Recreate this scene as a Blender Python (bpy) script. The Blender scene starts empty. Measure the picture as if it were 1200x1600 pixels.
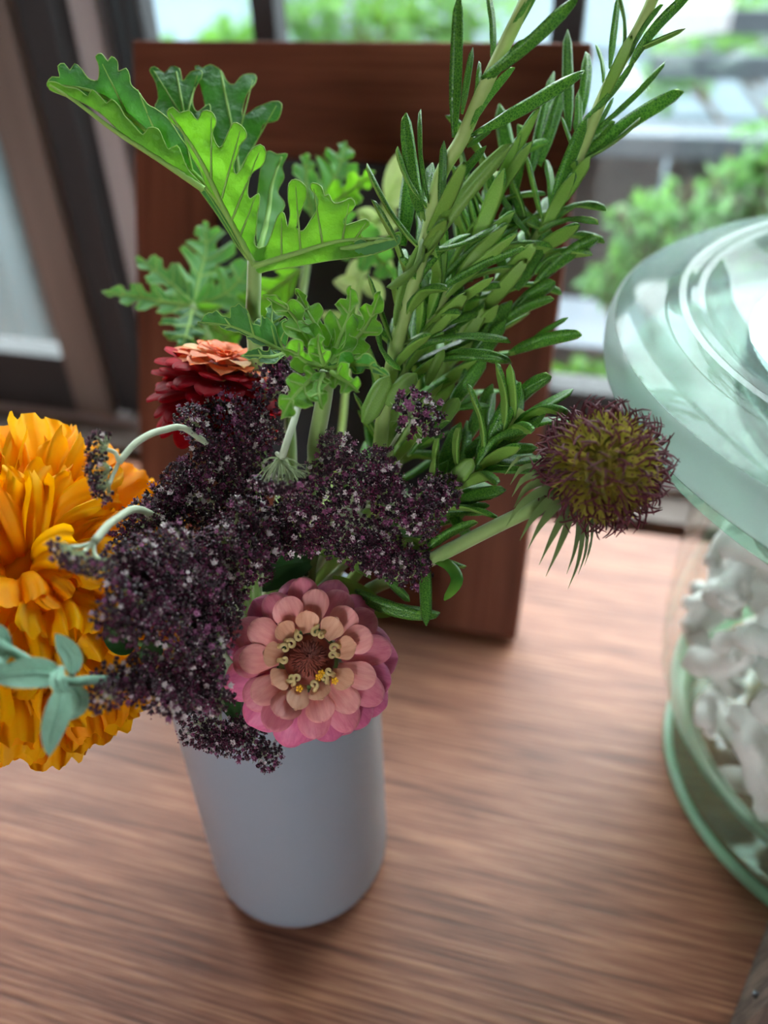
import bpy, math, random
from mathutils import Vector, Matrix, noise

# ------------------------------------------------------------------ camera, world, exposure
SC = bpy.context.scene
COL = SC.collection
H = 0.354                                   # camera height above the tabletop (tabletop = z 0)
F = 1256.0                                  # focal length for a 1200 x 1600 picture
CAM = Matrix(((0.9639, 0.1390, -0.2270), (0.2649, -0.5852, 0.7664), (-0.0263, -0.7989, -0.6009)))
CAM_O = Vector((0, 0, H))
cam_data = bpy.data.cameras.new('camera')
cam = bpy.data.objects.new('camera', cam_data)
COL.objects.link(cam)
_m = Matrix.Identity(4)
for _r in range(3):
    _m[_r][0] = CAM[_r][0]; _m[_r][1] = -CAM[_r][1]; _m[_r][2] = -CAM[_r][2]; _m[_r][3] = CAM_O[_r]
cam.matrix_world = _m
cam_data.sensor_fit = 'VERTICAL'
cam_data.sensor_height = 36.0
cam_data.sensor_width = 27.0
cam_data.lens = F / 1600.0 * 36.0
cam_data.clip_start = 0.01
cam_data.clip_end = 60
cam_data.dof.use_dof = True
cam_data.dof.focus_distance = 0.243
cam_data.dof.aperture_fstop = 5.0
SC.camera = cam

world = bpy.data.worlds.new('overcast_sky'); SC.world = world
world.use_nodes = True
wn = world.node_tree.nodes; wn.clear()
_bg = wn.new('ShaderNodeBackground'); _out = wn.new('ShaderNodeOutputWorld')
_bg.inputs[0].default_value = (0.94, 0.97, 1.0, 1); _bg.inputs[1].default_value = 6.6
world.node_tree.links.new(_bg.outputs[0], _out.inputs[0])

vs = SC.view_settings
vs.view_transform = 'Standard'; vs.look = 'None'; vs.gamma = 1.0; vs.use_curve_mapping = False
vs.exposure = 1.22
cy = SC.cycles
cy.max_bounces = 10; cy.diffuse_bounces = 4; cy.glossy_bounces = 4; cy.transmission_bounces = 10
cy.transparent_max_bounces = 24
cy.caustics_reflective = False; cy.caustics_refractive = False

RND = random.Random(11)

# ------------------------------------------------------------------ helpers: geometry
def ray(x, y):
    return CAM @ Vector(((x - 600.0) / F, (y - 800.0) / F, 1.0))
def P(x, y, d):                              # a point seen at (x, y) at depth d along the lens axis
    return CAM_O + ray(x, y) * d
def PZ(x, y, z):
    r = ray(x, y); return CAM_O + r * ((z - H) / r.z)
def PY(x, y, Y):
    r = ray(x, y); return CAM_O + r * (Y / r.y)
CAMT = CAM.transposed()
def proj(p):
    c = CAMT @ (Vector(p) - CAM_O)
    return (600 + F * c.x / c.z, 800 + F * c.y / c.z, c.z)
def tocam(p):
    return (CAM_O - Vector(p)).normalized()
IX = Vector((CAM[0][0], CAM[1][0], CAM[2][0]))      # picture right, down
IY = Vector((CAM[0][1], CAM[1][1], CAM[2][1]))

def spline(pts, n):
    """Catmull-Rom through pts -> n+1 points"""
    pts = [Vector(p) for p in pts]
    if len(pts) == 2:
        return [pts[0].lerp(pts[1], i / n) for i in range(n + 1)]
    q = [pts[0] * 2 - pts[1]] + pts + [pts[-1] * 2 - pts[-2]]
    out = []
    m = len(pts) - 1
    for i in range(n + 1):
        t = i / n * m
        k = min(int(t), m - 1); f = t - k
        a, b, c, d = q[k], q[k + 1], q[k + 2], q[k + 3]
        out.append(0.5 * ((2 * b) + (c - a) * f + (2 * a - 5 * b + 4 * c - d) * f * f + (3 * b - a - 3 * c + d) * f ** 3))
    return out

class MB:
    def __init__(s):
        s.v = []; s.f = []; s.m = []
    def add(s, verts, faces, mi=0):
        o = len(s.v); s.v += [Vector(v) for v in verts]
        for f in faces:
            s.f.append(tuple(i + o for i in f)); s.m.append(mi)
    def box(s, lo, hi, mi=0, M=None):
        x0, y0, z0 = lo; x1, y1, z1 = hi
        vs_ = [Vector(p) for p in ((x0,y0,z0),(x1,y0,z0),(x1,y1,z0),(x0,y1,z0),(x0,y0,z1),(x1,y0,z1),(x1,y1,z1),(x0,y1,z1))]
        if M is not None: vs_ = [M @ p for p in vs_]
        s.add(vs_, [(0,3,2,1),(4,5,6,7),(0,1,5,4),(1,2,6,5),(2,3,7,6),(3,0,4,7)], mi)
    def tube(s, pts, rad, n=8, mi=0, caps=True):
        pts = [Vector(p) for p in pts]
        k = len(pts)
        rads = rad if isinstance(rad, (list, tuple)) else [rad] * k
        t0 = (pts[1] - pts[0]).normalized()
        u = t0.orthogonal().normalized()
        vv = []
        for i, p in enumerate(pts):
            t = (pts[min(i + 1, k - 1)] - pts[max(i - 1, 0)]).normalized()
            u = (u - t * u.dot(t))
            u = u.normalized() if u.length > 1e-9 else t.orthogonal().normalized()
            w = t.cross(u)
            for j in range(n):
                a = 2 * math.pi * j / n
                vv.append(p + (u * math.cos(a) + w * math.sin(a)) * rads[i])
        ff = []
        for i in range(k - 1):
            for j in range(n):
                ff.append((i*n+j, i*n+(j+1) % n, (i+1)*n+(j+1) % n, (i+1)*n+j))
        if caps:
            ff.append(tuple(range(n - 1, -1, -1))); ff.append(tuple((k-1)*n+j for j in range(n)))
        s.add(vv, ff, mi)
    def grid(s, rows, mi=0):
        h, w = len(rows), len(rows[0])
        vv = [p for r in rows for p in r]
        s.add(vv, [(i*w+j, i*w+j+1, (i+1)*w+j+1, (i+1)*w+j) for i in range(h-1) for j in range(w-1)], mi)
    def lathe(s, prof, n=48, c=(0,0), mi=0, closed=False):
        vv = []
        for r, z in prof:
            for j in range(n):
                a = 2*math.pi*j/n
                vv.append((c[0]+r*math.cos(a), c[1]+r*math.sin(a), z))
        k = len(prof); ff = []
        for i in range(k if closed else k-1):
            i2 = (i+1) % k
            for j in range(n):
                ff.append((i*n+j, i*n+(j+1) % n, i2*n+(j+1) % n, i2*n+j))
        s.add(vv, ff, mi)
    def ball(s, c, r, nu=8, nv=6, mi=0, sq=(1,1,1), wob=0.0, seed=0):
        c = Vector(c); vv = []
        for i in range(nv+1):
            th = math.pi*i/nv
            for j in range(nu):
                ph = 2*math.pi*j/nu
                d = Vector((math.sin(th)*math.cos(ph), math.sin(th)*math.sin(ph), math.cos(th)))
                k = 1 + (wob*noise.noise(d*1.7+Vector((seed,seed*2.3,0))) if wob else 0)
                vv.append(c+Vector((d.x*sq[0], d.y*sq[1], d.z*sq[2]))*r*k)
        s.add(vv, [(i*nu+j, (i+1)*nu+j, (i+1)*nu+(j+1) % nu, i*nu+(j+1) % nu) for i in range(nv) for j in range(nu)], mi)
    def mesh(s, name, mats, smooth=True, org=(0,0,0), sharp=None):
        me = bpy.data.meshes.new(name)
        o = Vector(org)
        me.from_pydata([tuple(v - o) for v in s.v], [], s.f)
        for m in (mats if isinstance(mats, (list, tuple)) else [mats]): me.materials.append(m)
        me.polygons.foreach_set('material_index', s.m)
        me.polygons.foreach_set('use_smooth', [smooth]*len(s.f))
        me.update()
        if sharp: me.set_sharp_from_angle(angle=sharp)
        return me

WORLDLOC = {}
def wl(o):
    return WORLDLOC.get(o.name, Vector((0,0,0)))
def obj(name, me, parent=None, loc=None):
    """mesh object; vertices already relative to `loc` (world) - parents are never rotated at build time"""
    o = bpy.data.objects.new(name, me); COL.objects.link(o)
    L = Vector(loc) if loc is not None else Vector((0,0,0))
    WORLDLOC[o.name] = L
    if parent is not None:
        o.parent = parent; o.location = L - wl(parent)
    else:
        o.location = L
    return o
def part(name, mb, mats, parent=None, smooth=True, org=None, kind=None, sharp=None):
    org = org if org is not None else (wl(parent) if parent is not None else Vector((0,0,0)))
    o = obj(name, mb.mesh(name, mats, smooth, org, sharp), parent, org)
    if kind: o['kind'] = kind
    return o
def inst(name, me, parent, M):
    """an object with world matrix M sharing mesh me"""
    o = bpy.data.objects.new(name, me); COL.objects.link(o)
    o.parent = parent
    o.matrix_basis = Matrix.Translation(-wl(parent)) @ M
    WORLDLOC[o.name] = M.to_translation()
    return o
def thing(name, label, cat, loc=(0,0,0), group=None):
    o = bpy.data.objects.new(name, None); COL.objects.link(o)
    o.empty_display_size = 0.01
    o.location = loc; WORLDLOC[o.name] = Vector(loc)
    return tag(o, label, cat, group)
def tag(o, label, cat, group=None):
    o['label'] = label; o['category'] = cat
    if group: o['group'] = group
    return o
def struct(name, mb, mats, parent=None, smooth=False, label=None):
    o = part(name, mb, mats, parent, smooth)
    if parent is None: o['kind'] = 'structure'
    if label: o['label'] = label
    return o
def frame_mat(base, ydir, znorm, sx, sy, sz):
    """local Y along ydir, local Z close to znorm"""
    y = Vector(ydir).normalized(); z = Vector(znorm); z = z - y * z.dot(y)
    z = z.normalized() if z.length > 1e-6 else y.orthogonal().normalized()
    x = y.cross(z)
    M = Matrix.Identity(4)
    for i in range(3):
        M[i][0] = x[i]*sx; M[i][1] = y[i]*sy; M[i][2] = z[i]*sz; M[i][3] = base[i]
    return M

# ------------------------------------------------------------------ helpers: materials
def lin(c):
    return tuple(((v/255)/12.92 if v/255 <= 0.04045 else ((v/255+0.055)/1.055)**2.4) for v in c)
def nodes(name):
    m = bpy.data.materials.new(name); m.use_nodes = True
    nt = m.node_tree; nt.nodes.clear()
    return m, nt, nt.nodes, nt.links
def ramp(N, stops):
    r = N.new('ShaderNodeValToRGB'); e = r.color_ramp.elements
    while len(e) < len(stops): e.new(0.5)
    for i, (p, c) in enumerate(stops):
        e[i].position = p; e[i].color = (*c, 1)
    return r
def pmat(name, c1, c2=None, rough=0.5, scale=40, spec=0.5, bump=0.0, bscale=None, metal=0.0, sheen=0.0, stretch=None,
         transl=0.0, tcol=None, coat=0.0, objvar=0.0, detail=3, weight=None):
    """principled with a noise between two sRGB colours, bump, optional translucency (thin leaves and petals)"""
    m, nt, N, L = nodes(name)
    out = N.new('ShaderNodeOutputMaterial'); b = N.new('ShaderNodeBsdfPrincipled')
    b.inputs['Roughness'].default_value = rough; b.inputs['Specular IOR Level'].default_value = spec
    b.inputs['Metallic'].default_value = metal; b.inputs['Coat Weight'].default_value = coat
    b.inputs['Sheen Weight'].default_value = sheen
    tc = N.new('ShaderNodeTexCoord'); mp = N.new('ShaderNodeMapping')
    L.new(tc.outputs['Object'], mp.inputs[0])
    if stretch: mp.inputs['Scale'].default_value = stretch
    nz = N.new('ShaderNodeTexNoise'); nz.inputs['Scale'].default_value = scale; nz.inputs['Detail'].default_value = detail
    L.new(mp.outputs[0], nz.inputs['Vector'])
    a = lin(c1); z = lin(c2 if c2 else c1)
    rp = ramp(N, [(0.32, a), (0.68, z)])
    L.new(nz.outputs[0], rp.inputs[0])
    colr = rp.outputs[0]
    if objvar:
        oi = N.new('ShaderNodeObjectInfo'); hs = N.new('ShaderNodeHueSaturation')
        mr = N.new('ShaderNodeMapRange'); mr.inputs[3].default_value = 1-objvar; mr.inputs[4].default_value = 1+objvar
        L.new(oi.outputs['Random'], mr.inputs[0]); L.new(mr.outputs[0], hs.inputs['Value']); L.new(colr, hs.inputs['Color'])
        colr = hs.outputs[0]
    L.new(colr, b.inputs['Base Color'])
    if bump:
        bn = N.new('ShaderNodeTexNoise'); bn.inputs['Scale'].default_value = bscale or scale; bn.inputs['Detail'].default_value = 3
        L.new(mp.outputs[0], bn.inputs['Vector'])
        bp = N.new('ShaderNodeBump'); bp.inputs['Strength'].default_value = bump; bp.inputs['Distance'].default_value = 0.002
        L.new(bn.outputs[0], bp.inputs['Height']); L.new(bp.outputs[0], b.inputs['Normal'])
    sh = b.outputs[0]
    if transl:
        t = N.new('ShaderNodeBsdfTranslucent')
        if tcol: t.inputs[0].default_value = (*lin(tcol), 1)
        else: L.new(colr, t.inputs[0])
        mx = N.new('ShaderNodeMixShader'); mx.inputs[0].default_value = transl
        L.new(sh, mx.inputs[1]); L.new(t.outputs[0], mx.inputs[2]); sh = mx.outputs[0]
    L.new(sh, out.inputs[0])
    return m
def glassmat(name, tint, gloss=1.0, rough=0.02, milk=0.0, milkcol=(200,225,215), ior=1.5):
    """clear walls: straight-through transparency + fresnel reflection, optionally a little milkiness"""
    m, nt, N, L = nodes(name)
    out = N.new('ShaderNodeOutputMaterial')
    t = N.new('ShaderNodeBsdfTransparent'); t.inputs[0].default_value = (*lin(tint), 1)
    g = N.new('ShaderNodeBsdfGlossy'); g.inputs['Roughness'].default_value = rough
    lw = N.new('ShaderNodeLayerWeight'); lw.inputs['Blend'].default_value = 0.5
    pw_ = N.new('ShaderNodeMath'); pw_.operation = 'POWER'; pw_.inputs[1].default_value = 4.0
    mr_ = N.new('ShaderNodeMapRange'); mr_.inputs[3].default_value = 0.04*gloss; mr_.inputs[4].default_value = 0.75*gloss
    L.new(lw.outputs['Facing'], pw_.inputs[0]); L.new(pw_.outputs[0], mr_.inputs[0])
    mx = N.new('ShaderNodeMixShader'); L.new(mr_.outputs[0], mx.inputs[0])
    sh = t.outputs[0]
    if milk:
        d = N.new('ShaderNodeBsdfDiffuse'); d.inputs[0].default_value = (*lin(milkcol), 1)
        tr = N.new('ShaderNodeBsdfTranslucent'); tr.inputs[0].default_value = (*lin(milkcol), 1)
        m2 = N.new('ShaderNodeMixShader'); m2.inputs[0].default_value = 0.5
        L.new(d.outputs[0], m2.inputs[1]); L.new(tr.outputs[0], m2.inputs[2])
        m3 = N.new('ShaderNodeMixShader'); m3.inputs[0].default_value = milk
        L.new(sh, m3.inputs[1]); L.new(m2.outputs[0], m3.inputs[2]); sh = m3.outputs[0]
    L.new(sh, mx.inputs[1]); L.new(g.outputs[0], mx.inputs[2])
    L.new(mx.outputs[0], out.inputs[0])
    return m
def woodmat(name, dark, mid, light, rough=0.4, along='X', fine=260, bump=0.25, coat=0.0, blotch=6.0, bw=0.5, spec=0.5):
    """streaky wood; grain runs along the given object axis"""
    m, nt, N, L = nodes(name)
    out = N.new('ShaderNodeOutputMaterial'); b = N.new('ShaderNodeBsdfPrincipled')
    tc = N.new('ShaderNodeTexCoord')
    def mapped(s_along, s_cross):
        mp = N.new('ShaderNodeMapping')
        i = 'XYZ'.index(along)
        sc = [s_cross]*3; sc[i] = s_along
        mp.inputs['Scale'].default_value = sc; L.new(tc.outputs['Object'], mp.inputs[0]); return mp
    n1 = N.new('ShaderNodeTexNoise'); n1.inputs['Scale'].default_value = 1.0; n1.inputs['Detail'].default_value = 5; n1.inputs['Roughness'].default_value = 0.62
    L.new(mapped(fine*0.028, fine).outputs[0], n1.inputs['Vector'])
    n2 = N.new('ShaderNodeTexNoise'); n2.inputs['Scale'].default_value = 1.0; n2.inputs['Detail'].default_value = 3
    L.new(mapped(blotch, blotch*4.5).outputs[0], n2.inputs['Vector'])
    mix = N.new('ShaderNodeMath'); mix.operation = 'MULTIPLY_ADD'; mix.inputs[1].default_value = 1-bw
    hf = N.new('ShaderNodeMath'); hf.operation = 'MULTIPLY'; hf.inputs[1].default_value = bw
    L.new(n2.outputs[0], hf.inputs[0]); L.new(n1.outputs[0], mix.inputs[0]); L.new(hf.outputs[0], mix.inputs[2])
    rp = ramp(N, [(0.34, lin(dark)), (0.5, lin(mid)), (0.66, lin(light))])
    L.new(mix.outputs[0], rp.inputs[0]); L.new(rp.outputs[0], b.inputs['Base Color'])
    rr = N.new('ShaderNodeMapRange'); rr.inputs[3].default_value = rough+0.14; rr.inputs[4].default_value = rough-0.08
    L.new(n1.outputs[0], rr.inputs[0]); L.new(rr.outputs[0], b.inputs['Roughness'])
    bp = N.new('ShaderNodeBump'); bp.inputs['Strength'].default_value = bump; bp.inputs['Distance'].default_value = 0.0012
    L.new(n1.outputs[0], bp.inputs['Height']); L.new(bp.outputs[0], b.inputs['Normal'])
    b.inputs['Specular IOR Level'].default_value = spec
    b.inputs['Coat Weight'].default_value = coat; b.inputs['Coat Roughness'].default_value = 0.25
    L.new(b.outputs[0], out.inputs[0])
    return m

M = {}
M['table'] = woodmat('table_wood', (88,52,40), (142,90,69), (184,128,98), rough=0.40, along='X', fine=620, bump=0.4, blotch=9, bw=0.20, coat=0.08, spec=0.35)
M['frame'] = woodmat('frame_wood', (72,35,22), (96,50,33), (120,68,46), rough=0.6, along='Z', fine=160, bump=0.15, blotch=9, spec=0.15)
M['frame_h'] = woodmat('frame_wood_rail', (72,35,22), (96,50,33), (120,68,46), rough=0.6, along='X', fine=160, bump=0.15, blotch=9, spec=0.15)
M['old_wood'] = woodmat('weathered_wood', (48,40,36), (96,82,74), (140,122,108), rough=0.75, along='Z', fine=420, bump=0.9, blotch=16)
M['slate'] = pmat('chalkboard_slate', (34,36,40), (46,48,52), rough=0.7, scale=30)
M['vase'] = pmat('white_glaze', (148,156,168), (154,162,173), rough=0.25, scale=6, spec=0.45)
M['vase_in'] = pmat('vase_inside', (190,190,186), rough=0.6)
M['sash'] = pmat('sash_brown', (100,86,78), (122,108,100), rough=0.55, scale=8, stretch=(6,6,0.5))
M['sash_grey'] = pmat('sash_grey_brown', (150,140,138), (172,162,160), rough=0.5, scale=8, stretch=(6,6,0.5))
M['sash_dark'] = pmat('sash_dark', (34,32,34), (46,43,44), rough=0.6, scale=10)
M['metal'] = pmat('nail_steel', (120,125,132), rough=0.3, metal=0.9)
M['pane'] = glassmat('window_glass', (244,250,250), rough=0.0, ior=1.25)
M['plaster'] = pmat('plaster_wall', (126,118,110), (134,127,119), rough=0.9, scale=20)
M['floor'] = woodmat('floor_boards', (84,62,48), (120,92,72), (150,120,96), rough=0.5, along='Y', fine=60, blotch=3)

# ------------------------------------------------------------------ the room
WT = 1.0                                     # window head, set low to shape the light falloff on the table
WY = 0.56                                    # inner face of the window wall
GZ = -0.74                                   # room floor below the tabletop
CZ = 1.75                                    # ceiling
RX0, RX1, RY0 = -2.3, 2.1, -3.0
mb = MB(); mb.box((RX0-0.1, RY0-0.1, GZ-0.06), (RX1+0.1, WY+0.10, GZ)); struct('floor', mb, M['floor'])
mb = MB(); mb.box((RX0-0.1, RY0-0.1, CZ), (RX1+0.1, WY+0.10, CZ+0.06)); struct('ceiling', mb, M['plaster'])
mb = MB(); mb.box((RX0-0.1, RY0, GZ), (RX0, WY, CZ)); struct('wall_left', mb, M['plaster'])
mb = MB(); mb.box((RX1, RY0, GZ), (RX1+0.1, WY, CZ)); struct('wall_right', mb, M['plaster'])
# the wall behind the photographer: a low wall and pillars with an unseen open gap between them, added for fill light
mb = MB()
mb.box((RX0, RY0-0.1, GZ), (-0.36, RY0, CZ)); mb.box((0.36, RY0-0.1, GZ), (RX1, RY0, CZ))
mb.box((-0.36, RY0-0.1, GZ), (0.36, RY0, GZ+0.4)); mb.box((-0.36, RY0-0.1, CZ-0.4), (0.36, RY0, CZ))
struct('wall_back', mb, M['plaster'])
# window wall below and above the sashes
mb = MB(); mb.box((RX0, WY+0.005, GZ), (RX1, WY+0.09, -0.075)); struct('wall_front', mb, M['sash_dark'])
mb = MB(); mb.box((RX0, WY+0.005, WT), (RX1, WY+0.09, CZ)); struct('wall_lintel', mb, M['plaster'])

mb = MB(); mb.box((RX0, WY+0.005, -0.075), (-0.98, WY+0.09, WT)); mb.box((0.45, WY+0.005, -0.075), (RX1, WY+0.09, WT)); struct('wall_light_baffle', mb, M['plaster'])  # unseen wall blocks added to narrow the light from the window
# window 1: sliding timber sashes.  Sill, rails, stiles, thin mullions, panes
SILL = 0.037
def wx(x, y, Y=WY): return PY(x, y, Y).x
w1 = bpy.data.objects.new('window_1', None); COL.objects.link(w1); w1['kind'] = 'structure'
w1['label'] = 'timber framed sliding window behind the table'
mb = MB(); mb.box((-1.0, WY-0.035, -0.075), (0.47, WY+0.09, -0.028)); part('sill', mb, M['sash'], w1, False)
for k, yy in enumerate((WY+0.0, WY+0.034)):
    mb = MB(); mb.box((-0.98, yy, -0.028), (0.45, yy+0.006, -0.020)); part('track', mb, M['sash_grey'], w1, False)
xa0 = wx(22, 300); xa1 = wx(84, 300); xb0 = wx(122, 300); xb1 = wx(166, 300)
def sash(x0, x1, y0, y1, mat, stile=0.05, left=True, right=True):
    if left:
        mb = MB(); mb.box((x0, y0, -0.020), (x0+stile, y1, WT)); part('stile', mb, mat, w1, False)
    if right:
        mb = MB(); mb.box((x1-stile, y0, -0.020), (x1, y1, WT)); part('stile', mb, mat, w1, False)
    a, b = x0+(stile if left else 0), x1-(stile if right else 0)
    mb = MB(); mb.box((a, y0, -0.020), (b, y1, SILL)); part('bottom_rail', mb, M['sash_dark'], w1, False)
    mb = MB(); mb.box((a, y0, WT-0.06), (b, y1, WT)); part('top_rail', mb, mat, w1, False)
    ym = (y0+y1)/2
    mb = MB(); mb.box((a, ym-0.002, SILL), (b, ym+0.002, WT-0.06)); part('pane', mb, M['pane'], w1, False)
# left sash ends with the brown stile, right sash begins with the greyer stile behind it
sash(-0.98, xa1, WY, WY+0.03, M['sash'], stile=xa1-xa0)
sash(xb0, 0.45, WY+0.036, WY+0.066, M['sash_grey'], stile=xb1-xb0, right=True)
mb = MB(); mb.box((xa1-0.002, WY+0.012, -0.020), (xb0+0.004, WY+0.06, WT)); part('dark_gap_strip', mb, M['sash_dark'], w1, False)  # near-black strip stands for the shaded gap between the two stiles
for k in range(3):
    xx = xb1+0.004+k*0.011
    mb = MB(); mb.box((xx, WY+0.045, -0.020), (xx+0.005, WY+0.066, WT)); part('glazing_bead', mb, M['sash_dark'], w1, False)
for px, w in ((421, 0.017), (887, 0.020)):
    xx = wx(px, 45, WY+0.05)
    mb = MB(); mb.box((xx-w/2, WY+0.040, SILL), (xx+w/2, WY+0.062, WT-0.06)); part('mullion', mb, M['sash_dark'], w1, False)

# ------------------------------------------------------------------ table
tb = thing('wooden_table', 'brown wooden table with fine straight grain under the white vase', 'table', (-0.05, -0.1, GZ))
TX0, TX1, TY0, TY1 = -0.95, 0.75, -0.55, 0.472
mb = MB()
b = 0.003
mb.box((TX0, TY0, -0.028), (TX1, TY1, -b))
mb.add([(TX0,TY0,-b),(TX1,TY0,-b),(TX1,TY1,-b),(TX0,TY1,-b),(TX0+b,TY0+b,0),(TX1-b,TY0+b,0),(TX1-b,TY1-b,0),(TX0+b,TY1-b,0)],
       [(4,5,6,7),(0,1,5,4),(1,2,6,5),(2,3,7,6),(3,0,4,7)])
part('tabletop', mb, M['table'], tb, False)
for sx in (TX0+0.06, TX1-0.12):
    for sy in (TY0+0.06, TY1-0.12):
        mb = MB(); mb.box((sx, sy, GZ), (sx+0.06, sy+0.06, -0.028)); part('leg', mb, M['table'], tb, False)
for (x0,x1,y0,y1) in ((TX0+0.12, TX1-0.12, TY0+0.08, TY0+0.1), (TX0+0.12, TX1-0.12, TY1-0.1, TY1-0.08)):
    mb = MB(); mb.box((x0,y0,-0.10),(x1,y1,-0.028)); part('apron', mb, M['table'], tb, False)

# ------------------------------------------------------------------ vase
VC = Vector((-0.102, 0.189, 0)); VR = 0.0404; VH = 0.146
va = thing('vase', 'plain white glazed cylindrical vase holding the bouquet', 'vase', VC)
mb = MB()
prof = [(0.0, 0.0), (VR-0.005, 0.0), (VR-0.0015, 0.0012), (VR-0.0004, 0.004), (VR, 0.010), (VR, 0.05), (VR, 0.1), (VR, VH-0.003), (VR-0.0008, VH-0.0006),
        (VR-0.002, VH), (VR-0.0036, VH-0.0008), (VR-0.004, VH-0.004)]
mb.lathe(prof, 72, (VC.x, VC.y)); part('body', mb, M['vase'], va, sharp=0.55)
mb = MB(); mb.lathe([(VR-0.004, VH-0.004), (VR-0.004, 0.01), (VR-0.008, 0.006), (0.0, 0.006)], 48, (VC.x, VC.y)); part('inside', mb, M['vase_in'], va)

# ------------------------------------------------------------------ leaning wooden frame with a dark board
FR = PZ(805, 1000, 0.0066)
lean = math.radians(21.0)
FW, FL, FT = 0.2465, 0.314, 0.018
FU = Vector((0, math.sin(lean), math.cos(lean))); FX = Vector((1,0,0)); FN = Vector((0, math.cos(lean), -math.sin(lean)))
fo = FR - FX*FW + Vector((0,0,0.0))
fm = Matrix.Identity(4)
for i in range(3):
    fm[i][0] = FX[i]; fm[i][1] = FN[i]; fm[i][2] = FU[i]; fm[i][3] = fo[i]
fr = bpy.data.objects.new('framed_blackboard', None); COL.objects.link(fr)
fr.matrix_basis = fm; fr.empty_display_size = 0.02
tag(fr, 'reddish brown wooden frame with dark board leaning behind the bouquet', 'frame')
def fpart(name, lo, hi, mat, bev=0.0012):
    mb = MB(); mb.box(lo, hi); o = bpy.data.objects.new(name, mb.mesh(name, mat, False)); COL.objects.link(o); o.parent = fr
    bm_ = o.modifiers.new('bevel', 'BEVEL'); bm_.width = bev; bm_.segments = 2
    return o
SW, RW = 0.050, 0.056
fpart('stile', (0,0,0), (SW,FT,FL-RW-0.0003), M['frame'])
fpart('stile', (FW-SW,0,0), (FW,FT,FL-RW-0.0003), M['frame'])
fpart('rail', (0,0,FL-RW), (FW,FT,FL), M['frame_h'])
fpart('rail', (SW+0.0004,0.0004,0), (FW-SW-0.0004,FT-0.0004,RW+0.012), M['frame_h'])
fpart('board', (SW,0.008,RW+0.012), (FW-SW,0.012,FL-RW), M['slate'], 0.0002)
# the strut that props it up from behind
mb = MB()
s0 = fm.inverted() @ Vector((fo.x+FW/2, 0.452, 0.0)); 
mb.tube([Vector((FW/2, FT, FL*0.62)), s0.lerp(Vector((FW/2,FT,FL*0.62)), 0.02)], 0.006, 6)
o = bpy.data.objects.new('strut', mb.mesh('strut', M['frame'], False)); COL.objects.link(o); o.parent = fr

# ------------------------------------------------------------------ glass jar, lid, coral
JC = (0.1607, 0.2938)
M['jar'] = glassmat('jar_glass', (250,252,250), rough=0.02, ior=WT)
M['jar_foot'] = glassmat('jar_foot_glass', (226,242,232), rough=0.03, milk=0.04, milkcol=(190,230,205))
M['jar_edge_glow'] = glassmat('jar_edge_glow_glass', (205,240,218), rough=0.06, milk=0.7, milkcol=(210,250,224))  # bright milky green stands for light guided to the glass edge
def solid_glass(name, col, rough=0.0):
    m, nt, N, L = nodes(name); out = N.new('ShaderNodeOutputMaterial'); g = N.new('ShaderNodeBsdfGlass')
    g.inputs['Color'].default_value = (*lin(col), 1); g.inputs['Roughness'].default_value = rough; g.inputs['IOR'].default_value = 1.48
    L.new(g.outputs[0], out.inputs[0]); return m
M['dome'] = solid_glass('dome_glass', (232,244,240))
M['lid'] = glassmat('lid_glass', (228,238,233), rough=0.08, milk=0.24, milkcol=(150,168,160), gloss=0.4)
M['lid_band'] = glassmat('lid_band_glass', (234,243,240), rough=0.15, milk=0.55, milkcol=(218,229,225), gloss=0.5)
M['lid_clear'] = glassmat('lid_dome_glass', (226,240,236), rough=0.03, milk=0.10, milkcol=(205,224,220))
ja = thing('glass_jar', 'large clear glass jar filled with white coral right of the vase', 'jar', (JC[0], JC[1], 0))
mb = MB()
mb.lathe([(0.0, 0.024), (0.075, 0.026), (0.090, 0.032), (0.1035, 0.044), (0.1100, 0.062), (0.1125, 0.085), (0.1130, 0.120), (0.1125, 0.150),
          (0.1110, 0.175), (0.1085, 0.190), (0.1080, 0.198), (0.1130, 0.203), (0.1180, 0.205)], 96, JC)
part('body', mb, M['jar'], ja)
mb = MB()
mb.lathe([(0.0, 0.003), (0.080, 0.003), (0.0925, 0.000), (0.0968, 0.0016), (0.0980, 0.005), (0.0970, 0.009), (0.0935, 0.014), (0.0895, 0.022), (0.0890, 0.029), (0.0895, 0.0318)], 96, JC)
part('foot', mb, M['jar_foot'], ja)
mb = MB(); mb.lathe([(0.0960, 0.0008), (0.0990, 0.0030), (0.0990, 0.0060), (0.0965, 0.0085), (0.0945, 0.0050)], 96, JC, closed=True); part('foot_rim_glow', mb, M['jar_edge_glow'], ja)  # ring added so the edge of the foot looks lit
mb = MB(); mb.lathe([(0.0905, 0.0315), (0.1030, 0.0430), (0.1020, 0.0450), (0.0890, 0.0335)], 96, JC, closed=True); part('heel_ring', mb, M['jar_edge_glow'], ja)
mb = MB()
mb.lathe([(0.108, 0.2055), (0.138, 0.2035), (0.1475, 0.2045), (0.1505, 0.2075), (0.1490, 0.2110), (0.1400, 0.2130), (0.1080, 0.2130)], 96, JC, closed=True)
part('flange', mb, M['jar_foot'], ja, sharp=0.55)
jl = thing('jar_lid', 'heavy pale green glass lid with domed centre on the large jar', 'lid', (JC[0], JC[1], 0.2135))
mb = MB()
mb.lathe([(0.1075, 0.2150), (0.1500, 0.2150), (0.1560, 0.2165), (0.1560, 0.2335), (0.1490, 0.2362), (0.1400, 0.2372), (0.1370, 0.2385), (0.1350, 0.2402), (0.1325, 0.2402),
          (0.1305, 0.2390), (0.1285, 0.2398), (0.1260, 0.2392), (0.1215, 0.2345), (0.1150, 0.2290), (0.1080, 0.2265)], 140, JC, closed=True)
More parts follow.
